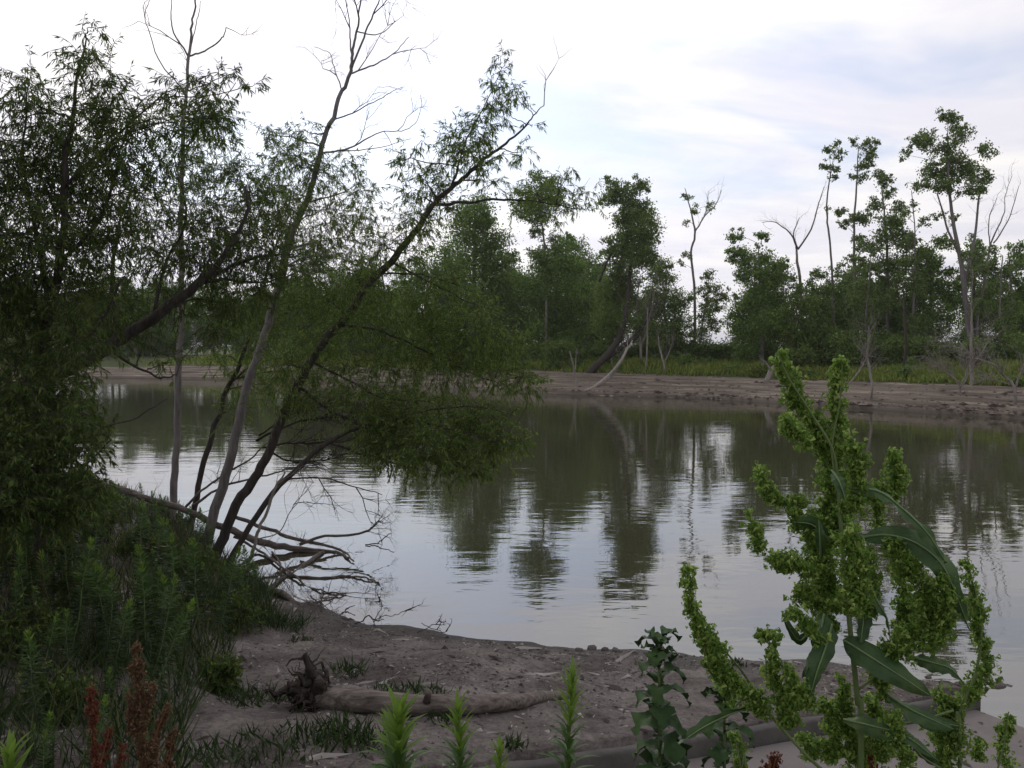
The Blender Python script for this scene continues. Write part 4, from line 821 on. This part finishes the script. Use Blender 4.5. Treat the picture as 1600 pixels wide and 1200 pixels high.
def tuft(px, py, r, n, hgt, label, mat='weed'):
    g = G(px, py); mb = MB(); a = RNG.uniform(0, 6.28, n); q = r * RNG.uniform(0, 1, n) ** .6
    bx, by = g[0] + np.cos(a) * q, g[1] + np.sin(a) * q; p = np.stack((bx, by, ground_h(bx, by) - .01), -1)
    leaves(mb, p, np.stack((RNG.normal(0, .6, n), RNG.normal(0, .6, n), np.ones(n)), -1), hgt * RNG.uniform(.5, 1.2, n), RNG.uniform(.008, .018, n), .15)
    o = mb.obj('grass_tuft', M[mat], smooth=False); tag(o, label, 'grass')
for a in [(640, 1085, .28, 160, .12, 'green grass tuft behind the driftwood log'), (545, 1050, .16, 90, .14, 'small weed tuft right of the root plate'), (430, 975, .35, 220, .22, 'grass tuft at the beach edge near the shore log'), (470, 1000, .12, 50, .08, 'tiny grass tuft on the upper beach'),
          (520, 1150, .22, 150, .17, 'dark grass tuft in front of the root plate'), (440, 1165, .3, 170, .12, 'low spreading grass at the foot of the sandy patch'), (560, 1165, .2, 120, .15, 'grass tuft left of the bushy foreground horseweed'), (805, 1168, .08, 40, .1, 'tiny weed between two foreground horseweeds'), (690, 1125, .1, 60, .09, 'grass tuft under the middle of the driftwood log'), (395, 1100, .25, 140, .16, 'weedy grass on the sand left of the root plate'), (350, 1185, .25, 140, .14, 'grass tuft at the bottom edge by the rusty dock'), (1150, 1040, .1, 50, .1, 'small tuft behind the left arm of the dock')]: tuft(*a)

# horseweeds: straight stems thickly set with narrow leaves
def horseweed_parts(hgt, nl, seed, L=.075, full=False):
    rs = np.random.default_rng(seed); k = 9
    pth = np.stack((np.cumsum(rs.normal(0, .007, k)), np.cumsum(rs.normal(0, .007, k)), np.linspace(0, hgt, k)), -1)
    st = MB(); tube(st, np.vstack((pth[:1] - (0, 0, .08), pth)), np.linspace(.0055, .0025, k + 1), 5)
    u = np.linspace(.12, 1, nl); i0 = np.minimum((u * (k - 1)).astype(int), k - 2); f = (u * (k - 1) - i0)[:, None]
    p = pth[i0] * (1 - f) + pth[i0 + 1] * f; a = np.arange(nl) * 2.4 + rs.normal(0, .3, nl)
    elev = np.interp(u, [0, .5, .85, 1], [-.4, .15, .55, 1.8]) + rs.normal(0, .2, nl)
    d = np.stack((np.cos(a), np.sin(a), elev), -1); LL = L * np.interp(u, [0, .3, .8, 1], [.7, 1.1, 1, .55]) * rs.uniform(.8, 1.2, nl)
    return st, p, d, LL, u
M['fresh'] = leaf_mat('fresh_weed_leaf', (.035, .075, .018), (.070, .135, .028), (.10, .17, .04), .35)
HW = []
for q in range(6):
    st, p, d, LL, u = horseweed_parts(RNG.uniform(.75, 1.0), 230, 40 + q, .085)
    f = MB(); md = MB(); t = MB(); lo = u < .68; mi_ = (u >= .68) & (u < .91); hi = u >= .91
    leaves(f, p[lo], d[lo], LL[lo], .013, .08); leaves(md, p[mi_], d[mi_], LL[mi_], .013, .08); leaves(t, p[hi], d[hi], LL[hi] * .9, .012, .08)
    HW.append((st.mesh('stem', M['green_stem']), f.mesh('leaves', M['weed'], False), md.mesh('upper_leaves', M['fresh'], False), t.mesh('tip', M['weed_tip'], False)))
spots = []
tries = 0
while len(spots) < 235 and tries < 9000:
    tries += 1
    x, y = RNG.uniform(-8.2, -.9), RNG.uniform(3.2, 14.5)
    lim = np.interp(y, [3.2, 5, 7, 9, 11, 14], [-1.45, -2.1, -2.5, -2.65, -3.1, -4.2]) + noise.noise(Vector((x * .7, y * .7, 1))) * .3
    if x > lim or shore_d(x, y) < .35 or x < -.62 * y - .6: continue
    if any((x - a) ** 2 + (y - b) ** 2 < .13 ** 2 for a, b in spots): continue
    spots.append((x, y))
for (x, y) in spots:
    ms = HW[RNG.integers(6)]; g = gh(x, y); o = thing('horseweed', (x, y, g), 'upright narrow-leaved horseweed in the dense weed patch on the left bank', 'weed', 'horseweeds of the left weed patch')
    for nm, me in zip(('stem', 'leaves', 'upper_leaves', 'tip'), ms):
        c = bpy.data.objects.new(nm, me); COL.objects.link(c); c.parent = o
    where = 'behind the rust-brown dock' if y < 5.2 else 'at the edge of the sandy beach' if x > -2.9 else 'in the middle of the weed patch' if y < 8.5 else 'on the slope below the leaning trunks'
    kk = RNG.choice((RNG.uniform(.35, .7), RNG.uniform(.7, 1.05), RNG.uniform(1.0, 1.2))) * float(np.interp(y, [3.2, 5, 7, 9, 11], [.72, .95, 1.15, 1.05, .66])) * np.interp(x, [-6, -3, -1.5], [1.05, .9, .72]); o.scale = (kk * 1.05, kk * 1.05, kk); o['label'] = ('short' if kk < .55 else 'tall' if kk > .9 else 'middling') + ' narrow-leaved horseweed ' + where; o.rotation_euler = (RNG.normal(0, .17), RNG.normal(0, .17), RNG.uniform(0, 6.28))

# broad-leaved shrubs among the weeds
def near_shrub(px, py, r, label, mat='willow_dark', L=.055, Wd=.024):
    r *= .66; g = G(px, py); root = thing('leafy_shrub', g, label, 'shrub'); st = MB(); lf = MB()
    for q in range(9):
        a = RNG.uniform(0, 6.28); c = g + np.array((math.cos(a) * r * .6, math.sin(a) * r * .6, r * RNG.uniform(.35, 1.25)))
        tube(st, limb_path(g - (0, 0, .03), c, .1), [.007, .003], 4); willow_twigs(lf, st, c, r * .5, 190, L, Wd, 12, .2)
    st.obj('stems', M['bark_dark'], root); lf.obj('foliage', M[mat], root, smooth=False)
for a in [(150, 850, .55, 'dark shrub below the low willow thicket'), (225, 880, .42, 'dark shrub at the foot of the straight pale trunk'), (305, 905, .35, 'dark shrub at the foot of the leaning trunks'), (365, 985, .30, 'dark weedy shrub at the beach edge'),
          (60, 900, .5, 'dark shrub in the left weeds under the upright willow'), (130, 960, .4, 'dark shrub in the middle of the weed patch'), (255, 1000, .32, 'dark shrub behind the rust-brown dock'), (30, 1030, .36, 'dark shrub low at the left edge'), (340, 1080, .2, 'small dark shrub left of the root plate', ), (90, 1120, .25, 'small dark shrub left of the reddish dock')]: near_shrub(*a)

# dry bent stalks standing among the green weeds
for q in range(26):
    x, y = spots[RNG.integers(len(spots))]; x += RNG.normal(0, .1); y += RNG.normal(0, .1); g = gh(x, y); o = thing('dry_stalk', (x, y, g), 'thin dry brown stalk bent among the weeds of the left bank', 'stalk', 'dry stalks in the left weeds')
    m_ = MB(); twig(m_, np.array((x, y, g - .02)), np.array((RNG.normal(0, .4), RNG.normal(0, .4), 1.0)), RNG.uniform(.4, .9), .004, 3, 3, .5, 3, .05); m_.obj('stem', M['rust_stem'], o)
# foreground horseweeds: every leaf of its own
def blade_mesh(name, mat, L, Wd, bend=.15, nseg=5):
    V = []; Q = []
    for i in range(nseg + 1):
        t = i / nseg; w = Wd * .5 * (math.sin(math.pi * min(1, t * .9 + .12)) ** .8) if t < 1 else .0004
        z = bend * L * math.sin(t * 2.2) - bend * L * 1.2 * t * t
        V += [(-w, t * L, z + w * .35), (0, t * L, z), (w, t * L, z + w * .35)]
    for i in range(nseg):
        a = i * 3; Q += [(a, a + 1, a + 4, a + 3), (a + 1, a + 2, a + 5, a + 4)]
    mb = MB(); mb.add(V, Q); return mb.mesh(name, mat, True)
wl_mesh = [blade_mesh('leaf', M['fresh'], 1, .15, b) for b in (.1, .2, .3)]; wt_mesh = [blade_mesh('leaf', M['weed_tip'], 1, .17, b) for b in (.05, .15)]
def fg_weed(px, top, D, label, nl=90, L=.075, wide=1.0):
    p0 = P(px, top, D); g = gh(p0[0], p0[1]); hgt = p0[2] - g
    st, p, d, LL, u = horseweed_parts(hgt, int(nl * 2.0), px, L * 1.5)
    show = u * hgt > hgt - .75
    root = thing('horseweed', (p0[0], p0[1], g), label, 'weed')
    so_ = bpy.data.objects.new('stem', st.mesh('stem', M['green_stem'])); COL.objects.link(so_); so_.parent = root
    for q in range(len(p)):
        young = u[q] > .90
        me = (wt_mesh if young else wl_mesh)[RNG.integers(2)]
        o = bpy.data.objects.new('leaf', me); COL.objects.link(o); o.parent = root; o.location = p[q]
        dv = Vector(d[q]).normalized(); o.rotation_mode = 'QUATERNION'; o.rotation_quaternion = dv.to_track_quat('Y', 'Z'); l = LL[q] * wide * (1.0 if not young else 1.15); o.scale = (l, l, l)
fg_weed(872, 1062, 2.6, 'tallest bright-tipped horseweed in the foreground centre', 130, .068)
fg_weed(717, 1112, 2.7, 'bright-tipped horseweed in the foreground below the driftwood log', 130, .07)
fg_weed(606, 1116, 2.6, 'bushy bright green horseweed at the bottom left of the log', 130, .10)
fg_weed(628, 1128, 2.75, 'smaller horseweed tucked behind the bushy one', 110, .085)
fg_weed(772, 1172, 2.6, 'short horseweed tip showing at the bottom edge', 110, .06)
fg_weed(20, 1180, 2.6, 'bright horseweed tip in the bottom left corner', 110, .09)

# ------------------------------------------------------------------ docks
def fruit_batch(mb, p, d, size):
    "three-winged dock fruits"
    n = len(p); d = norm(d); s = norm(np.cross(d, RNG.normal(0, 1, (n, 3)))); t = np.cross(d, s); size = np.broadcast_to(size, (n,))[:, None]
    for k in range(3):
        a = 2.094 * k; w = s * math.cos(a) + t * math.sin(a); w2 = s * math.cos(a + .9) + t * math.sin(a + .9)
        V = np.stack((p, p + w * size * .62 + d * size * .28, p + d * size * 1.05, p + w2 * size * .5 + d * size * .35), 1).reshape(-1, 3)
        mb.add(V, np.arange(4 * n).reshape(n, 4))
def dock(name, label, D, stems, panicles, leafs, fruit='dock_fruit', stem='green_stem', fs=.0086, dens=1.0, base=None, cat='dock plant'):
    sc = D / FPX; b = P(*base, D); g = gh(b[0], b[1]); root = thing(name, (b[0], b[1], g), label, cat)
    for q, st in enumerate(stems):
        a = np.array([np.append(P(x, y, D + (o[0] if o else 0)), r * sc * .6) for x, y, r, *o in st])
        if q == 0: a = np.vstack((np.array([[b[0], b[1], g - .05, a[0, 3]]]), a))
        s = spline(a, 6); m_ = MB(); tube(m_, s[:, :3], s[:, 3], 7, .04); m_.obj('stem', M[stem], root)
    for pn in panicles:
        off = RNG.uniform(-.09, .09)
        a = np.array([np.append(P(x, y, D + off), r * sc * 1.3) for x, y, r in pn]); s = spline(a, 8); seg = np.linalg.norm(np.diff(s[:, :3], axis=0), axis=1)
        m_ = MB(); tube(m_, s[:, :3], np.linspace(.0012, .0026, len(s)), 5); br = m_.obj('fruiting_branch', M[stem], root)
        fm = MB(); pdl = MB(); vol = float((seg * (s[:-1, 3] + s[1:, 3]) / 2).sum()) / (sc * sc)
        n = int(vol * .26 * dens); 
        # side sprays: short racemes leaving the branch, fruits in whorls along them
        w = seg * (s[:-1, 3] + s[1:, 3]); w /= w.sum(); ns = max(4, n // 12); idx = RNG.choice(len(w), ns, p=w)
        for i in idx:
            c = s[i, :3] + (s[i + 1, :3] - s[i, :3]) * RNG.random(); r = (s[i, 3] + s[i + 1, 3]) / 2
            up = norm(s[max(i - 1, 0), :3] - s[min(i + 2, len(s) - 1), :3])
            d = norm(rnd_dirs(1)[0] + up * .7); e = c + d * r * RNG.uniform(.35, 1.25)
            k = int(RNG.integers(6, 14)); tt = RNG.uniform(.1, 1, k)[:, None]; pp = c + (e - c) * tt + RNG.normal(0, .0045, (k, 3))
            fruit_batch(fm, pp, rnd_dirs(k) * .8 + np.array((0, 0, -.7)), fs * RNG.uniform(.55, 1.45, k))
            tube(pdl, np.stack((c, e)), [.0009, .0005], 3)
        pdl.obj('pedicels', M[stem], br)
        fm.obj('fruits', M[fruit], br, smooth=False)
    for (pts, wpx, roll, *o) in leafs:
        dock_leaf(root, [P(x, y, D + (o[0] if o else 0) + dz) for x, y, dz in pts], wpx * sc * .84, roll)
    return root
def dock_leaf(root, pts, Wd, roll):
    s = spline(np.array(pts), 7); n = len(s); T = norm(np.gradient(s, axis=0)); V = []; rb = []
    view = norm(s.mean(0) - np.array((0, 0, H)))
    L = np.linalg.norm(np.diff(s, axis=0), axis=1).sum(); ph = RNG.uniform(0, 6)
    for i in range(n):
        t = i / (n - 1); side = norm(np.cross(T[i], view)); up = np.cross(side, T[i])
        side = side * math.cos(roll) + up * math.sin(roll); up = np.cross(side, T[i])
        w = Wd * .5 * (max(0, math.sin(math.pi * (t ** .8) * .97 + .06)) ** .75) * (1 if t < .97 else .25)
        wv = math.sin(t * L / .011 * .55 + ph) * .0055 + math.sin(t * 31 + ph * 2) * .003
        for k, u in enumerate((-1, -.5, 0, .5, 1)):
            V.append(s[i] + side * w * u * (1 + .06 * math.sin(t * 25 + k)) + up * (abs(u) ** 1.3 * w * .35 + (wv if abs(u) == 1 else wv * .25 if u else 0) * (1 if u > 0 else -1 if u < 0 else 0)))
        rb.append(s[i] - up * .0008)
    i, j = np.meshgrid(np.arange(4), np.arange(n - 1)); a = (j * 5 + i).ravel()
    mb = MB(); mb.add(V, np.stack((a, a + 1, a + 6, a + 5), -1)); o = mb.obj('leaf', M['dock_leaf'], root)
    m_ = MB(); tube(m_, rb, np.linspace(.0022, .0006, n), 5); m_.obj('midrib', M['dock_rib'], o)
dock('curly_dock', 'large flowering dock with green fruit clusters and long wavy leaves at right', 1.45,
    [[(1345, 1190, 8), (1340, 1100, 7.5), (1330, 1000, 7), (1320, 900, 6), (1312, 800, 5), (1303, 710, 4), (1270, 650, 3), (1232, 590, 2), (1216, 552, 1)],
     [(1330, 1240, 5), (1265, 1185, 4.5), (1200, 1112, 4), (1160, 1050, 3), (1120, 1000, 2), (1080, 930, 1.2)], [(1338, 1080, 4), (1400, 1030, 3.4), (1445, 960, 2.6), (1430, 880, 1.6)], [(1310, 780, 3), (1300, 700, 2.4), (1312, 630, 1.8), (1316, 570, 1)], [(1342, 1130, 4), (1420, 1130, 3.4), (1490, 1110, 3)]],
    [[(1215, 548, 9), (1226, 580, 15), (1240, 615, 18), (1262, 648, 22), (1288, 690, 27), (1304, 735, 30), (1300, 790, 33), (1290, 840, 36), (1285, 890, 36), (1310, 950, 30)],
     [(1316, 566, 11), (1308, 595, 14), (1306, 630, 12), (1312, 660, 10), (1298, 700, 14)], [(1224, 650, 10), (1234, 668, 13), (1268, 695, 13)], [(1332, 690, 8), (1342, 715, 12), (1334, 745, 15), (1345, 770, 16), (1315, 800, 15)],
     [(1396, 708, 10), (1402, 735, 15), (1398, 765, 14), (1372, 760, 10), (1370, 800, 12), (1372, 830, 12)], [(1188, 732, 6), (1198, 760, 11), (1222, 780, 14), (1262, 785, 15)], [(1168, 795, 5), (1178, 830, 9), (1188, 862, 10)], [(1208, 865, 12), (1236, 880, 18), (1280, 895, 20)],
     [(1398, 850, 14), (1428, 890, 24), (1448, 930, 26), (1452, 970, 24), (1415, 1000, 24), (1385, 1030, 18)], [(1330, 830, 20), (1336, 890, 24), (1332, 960, 22)], [(1244, 925, 14), (1280, 940, 20), (1300, 980, 16)],
     [(1073, 888, 6), (1077, 925, 8), (1086, 965, 10), (1105, 1000, 15), (1128, 1035, 18), (1150, 1065, 18), (1190, 1100, 14)], [(1110, 1005, 14), (1130, 1055, 18), (1140, 1090, 12)], [(1192, 990, 10), (1212, 1005, 12), (1205, 1045, 13), (1222, 1090, 16), (1236, 1130, 15)], [(1290, 1100, 18), (1308, 1135, 22), (1300, 1190, 24)], [(1255, 1150, 12), (1272, 1185, 20)], [(1380, 1040, 16), (1375, 1090, 16)], [(1400, 870, 14), (1412, 910, 18), (1420, 950, 20), (1400, 990, 18)], [(1470, 900, 8), (1478, 940, 14), (1470, 985, 16), (1440, 1020, 14)], [(1350, 860, 14), (1362, 910, 16), (1360, 960, 14)], [(1225, 1040, 10), (1245, 1075, 14), (1262, 1110, 14)], [(1320, 1060, 10), (1318, 1100, 14), (1335, 1150, 16), (1340, 1195, 18)], [(1240, 800, 10), (1262, 830, 16), (1285, 860, 18)], [(1150, 1060, 12), (1170, 1085, 14), (1205, 1120, 12)], [(1395, 1110, 10), (1405, 1150, 14), (1420, 1195, 16)], [(1240, 955, 8), (1262, 975, 12), (1290, 1000, 12)], [(1360, 1090, 10), (1372, 1140, 14), (1380, 1190, 16)]],
    [([(1345, 840, 0), (1385, 836, -.02), (1430, 848, -.04), (1470, 880, -.06), (1492, 925, -.07), (1515, 985, -.06)], 46, .25), ([(1325, 762, 0), (1372, 768, -.02), (1410, 795, -.05), (1450, 835, -.07), (1478, 880, -.08)], 26, .9),
     ([(1318, 1000, 0), (1350, 1020, -.03), (1400, 1052, -.06), (1455, 1088, -.08)], 52, .2), ([(1318, 1124, 0), (1365, 1135, -.03), (1415, 1150, -.06), (1465, 1188, -.07)], 34, .3), ([(1300, 975, -.04), (1290, 1010, -.06), (1276, 1050, -.08), (1262, 1098, -.08)], 44, .5),
     ([(1288, 960, 0), (1280, 1000, -.03), (1256, 1060, -.04)], 40, -.6), ([(1265, 985, 0), (1248, 1000, -.01), (1224, 966, -.03)], 18, .2), ([(1420, 1025, 0), (1455, 1035, -.02), (1485, 1045, -.03), (1508, 1070, -.03)], 26, .6),
     ([(1352, 885, 0), (1366, 930, -.02), (1385, 965, -.03), (1390, 995, -.03)], 20, .8), ([(1283, 870, 0), (1281, 840, -.02), (1279, 812, -.02)], 18, .1), ([(1300, 845, .03), (1270, 820, .02), (1240, 815, .0)], 24, .8), ([(1345, 915, .02), (1350, 960, .0), (1345, 1005, -.02)], 30, -.5),
     ([(1385, 1085, 0), (1425, 1110, -.03), (1490, 1140, -.04)], 36, .7), ([(1190, 1105, 0), (1150, 1112, -.02), (1100, 1135, -.04), (1060, 1162, -.05)], 20, .8), ([(1300, 735, -.03), (1312, 755, -.05), (1322, 785, -.05)], 22, .2)],
    base=(1352, 1300))
dock('curly_dock', 'second green-fruited dock reaching up along the right edge', 1.55,
    [[(1500, 1200, 5), (1495, 1130, 4.5), (1525, 1050, 3.6), (1533, 970, 2.6), (1515, 890, 1.2)], [(1545, 1240, 3), (1565, 1180, 2), (1576, 1115, 1)]],
    [[(1511, 880, 7), (1520, 915, 12), (1528, 950, 14), (1530, 990, 14), (1540, 1035, 16), (1520, 1075, 18), (1500, 1110, 22), (1482, 1160, 22), (1475, 1200, 24)], [(1465, 1070, 10), (1475, 1110, 16), (1460, 1160, 16)], [(1576, 1112, 5), (1570, 1145, 10), (1560, 1190, 15)], [(1530, 1150, 8), (1525, 1190, 12)]],
    [([(1430, 1105, 0), (1452, 1125, -.02), (1500, 1135, -.04)], 34, .4), ([(1470, 1200, 0), (1440, 1180, -.02), (1420, 1150, -.03)], 22, .6)], base=(1510, 1320), dens=.85)
dock('curly_dock', 'small pale green fruiting dock tip at the bottom edge left of the large dock', 1.5, [[(1165, 1260, 3), (1158, 1200, 2.4), (1148, 1150, 1)]], [[(1147, 1148, 5), (1154, 1172, 10), (1158, 1200, 11)]], [], base=(1168, 1330), dens=.8)
dock('rusty_dock', 'rust-brown dried dock with tall seed spikes at the lower left', 2.6,
    [[(225, 1240, 4), (220, 1150, 3.4), (216, 1080, 2.6), (214, 1005, 1.2)], [(226, 1200, 2), (250, 1130, 1.6), (262, 1105, 1)], [(222, 1190, 2), (204, 1130, 1.4), (200, 1080, .8)], [(232, 1240, 2), (262, 1190, 1.6), (268, 1150, 1)]],
    [[(214, 1000, 4), (215, 1035, 8), (217, 1070, 9), (219, 1110, 7), (222, 1160, 7), (225, 1200, 8)], [(264, 1100, 3), (252, 1130, 6), (240, 1165, 6)], [(200, 1075, 3), (205, 1120, 6), (212, 1160, 6)], [(268, 1140, 4), (266, 1165, 8), (258, 1200, 10)], [(238, 1065, 3), (234, 1090, 5), (228, 1120, 5)], [(240, 1160, 8), (245, 1200, 10)]],
    [], 'rust_fruit', 'rust_stem', .011, 1.7, base=(230, 1330), cat='dock plant')
dock('rusty_dock', 'thin reddish dried dock left of the rust-brown one', 2.5,
    [[(150, 1240, 3), (146, 1150, 2.6), (143, 1070, 1)], [(150, 1220, 2), (166, 1160, 1.4), (170, 1140, 1)]], [[(143, 1066, 3), (144, 1100, 6), (147, 1150, 6), (150, 1200, 7)], [(171, 1140, 3), (166, 1165, 5), (158, 1200, 5)], [(192, 1165, 2), (190, 1200, 5)]], [], 'red_fruit', 'rust_stem', .010, 1.6, base=(152, 1330))
dock('rusty_dock', 'dark red seed tip at the bottom edge left of the large dock', 1.6, [[(1200, 1260, 2), (1206, 1215, 1.6), (1212, 1185, 1)]], [[(1214, 1182, 6), (1205, 1195, 10), (1200, 1215, 8)]], [], 'red_fruit', 'rust_stem', .009, 2.0, base=(1200, 1330))
dock('rusty_dock', 'dark red seed spike behind the stem of the large dock', 1.62, [[(1356, 1260, 2), (1357, 1200, 1.6), (1356, 1150, 1)]], [[(1354, 1148, 5), (1357, 1172, 8), (1360, 1205, 8)]], [], 'red_fruit', 'rust_stem', .009, 1.8, base=(1358, 1330))

# lobed dark leaves on upright stalks: wild lettuce
def lobed_leaf(root, p, d, L, Wd, droop):
    n = 11; V = []; T = norm(d); side = norm(np.cross(T, (0, 0, 1.0))); q = np.array(p, float); dd = T.copy(); ph = RNG.uniform(0, 6)
    for i in range(n):
        t = i / (n - 1); w = Wd * .5 * math.sin(math.pi * min(1, .1 + t * .88)) ** .6 * (1 + .45 * math.sin(t * 15 + ph)); w *= (.15 if t == 1 else 1)
        up = np.cross(side, dd)
        for u in (-1, -.45, 0, .45, 1): V.append(q + side * w * u + up * (abs(u) * w * .4 + math.sin(t * 22 + ph + u) * .004 * abs(u)))
        dd = norm(dd + np.array((0, 0, -droop / n)) + RNG.normal(0, .03, 3)); q = q + dd * L / (n - 1)
    i, j = np.meshgrid(np.arange(4), np.arange(n - 1)); a = (j * 5 + i).ravel(); mb = MB(); mb.add(V, np.stack((a, a + 1, a + 6, a + 5), -1)); mb.obj('leaf', M['lettuce'], root)
def lettuce(px, top, D, label, nl, Lm=.1, top_tuft=True):
    t = P(px, top, D); b = P(px + 4, 1290, D); g = gh(b[0], b[1]); root = thing('wild_lettuce', (b[0], b[1], g), label, 'weed')
    s = spline([(b[0], b[1], g - .04), (t[0] * .5 + b[0] * .5 + .006, t[1], (g + t[2]) / 2), (t[0], t[1], t[2] - .03)], 10); m_ = MB(); tube(m_, s, np.linspace(.006, .0028, len(s)), 6); m_.obj('stem', M['green_stem'], root)
    for q in range(nl):
        u = 1 - (q / nl) ** .9 * .40; i = min(int(u * (len(s) - 1)), len(s) - 2); at_ = s[i] + (s[i + 1] - s[i]) * (u * (len(s) - 1) - i); a = q * 2.4 + RNG.normal(0, .3)
        big = np.interp(1 - u, [0, .1, .42], [.55, .75, 1.2]); lobed_leaf(root, at_, np.array((math.cos(a), math.sin(a), np.interp(1 - u, [0, .1, .4], [2.2, 1.5, .9]))), Lm * big * RNG.uniform(.8, 1.2), Lm * .55 * big, 3.4)
    for q in range(9 if top_tuft else 0):
        a = q * 2.4; lobed_leaf(root, s[-1] - (0, 0, .006 * q), np.array((math.cos(a), math.sin(a), .9)), .042, .026, 1.0)
lettuce(1030, 975, 1.75, 'dark lobed-leaved weed standing left of the large dock', 64, .105)
lettuce(1132, 1050, 1.7, 'dark leafy weed half hidden behind the left arm of the dock', 50, .10)
for o in bpy.data.objects:
    if o.parent is not None and o.name.split('.')[0] in ('branches', 'twigs', 'crown', 'foliage', 'fruits', 'pedicels', 'leaves', 'upper_leaves', 'tip', 'stems'): o['kind'] = 'stuff'
# ------------------------------------------------------------------ thin haze over the river
mh, nt, ln = new_mat('haze'); oh = nt.new('ShaderNodeOutputMaterial'); pv = nt.new('ShaderNodeVolumePrincipled')
pv.inputs['Color'].default_value = (.97, .97, 1, 1); pv.inputs['Density'].default_value = .00028; pv.inputs['Anisotropy'].default_value = .3
ln.new(pv.outputs[0], oh.inputs['Volume'])
hx, hz0, hz1 = 4200, -12, 40
mb = MB(); mb.add([(x, y, z) for z in (hz0, hz1) for y in (-hx, hx) for x in (-hx, hx)], [(0, 2, 3, 1), (4, 5, 7, 6), (0, 1, 5, 4), (2, 6, 7, 3), (0, 4, 6, 2), (1, 3, 7, 5)])
tag(mb.obj('haze', mh, smooth=False), 'thin pale haze over the river', 'haze', kind='stuff')
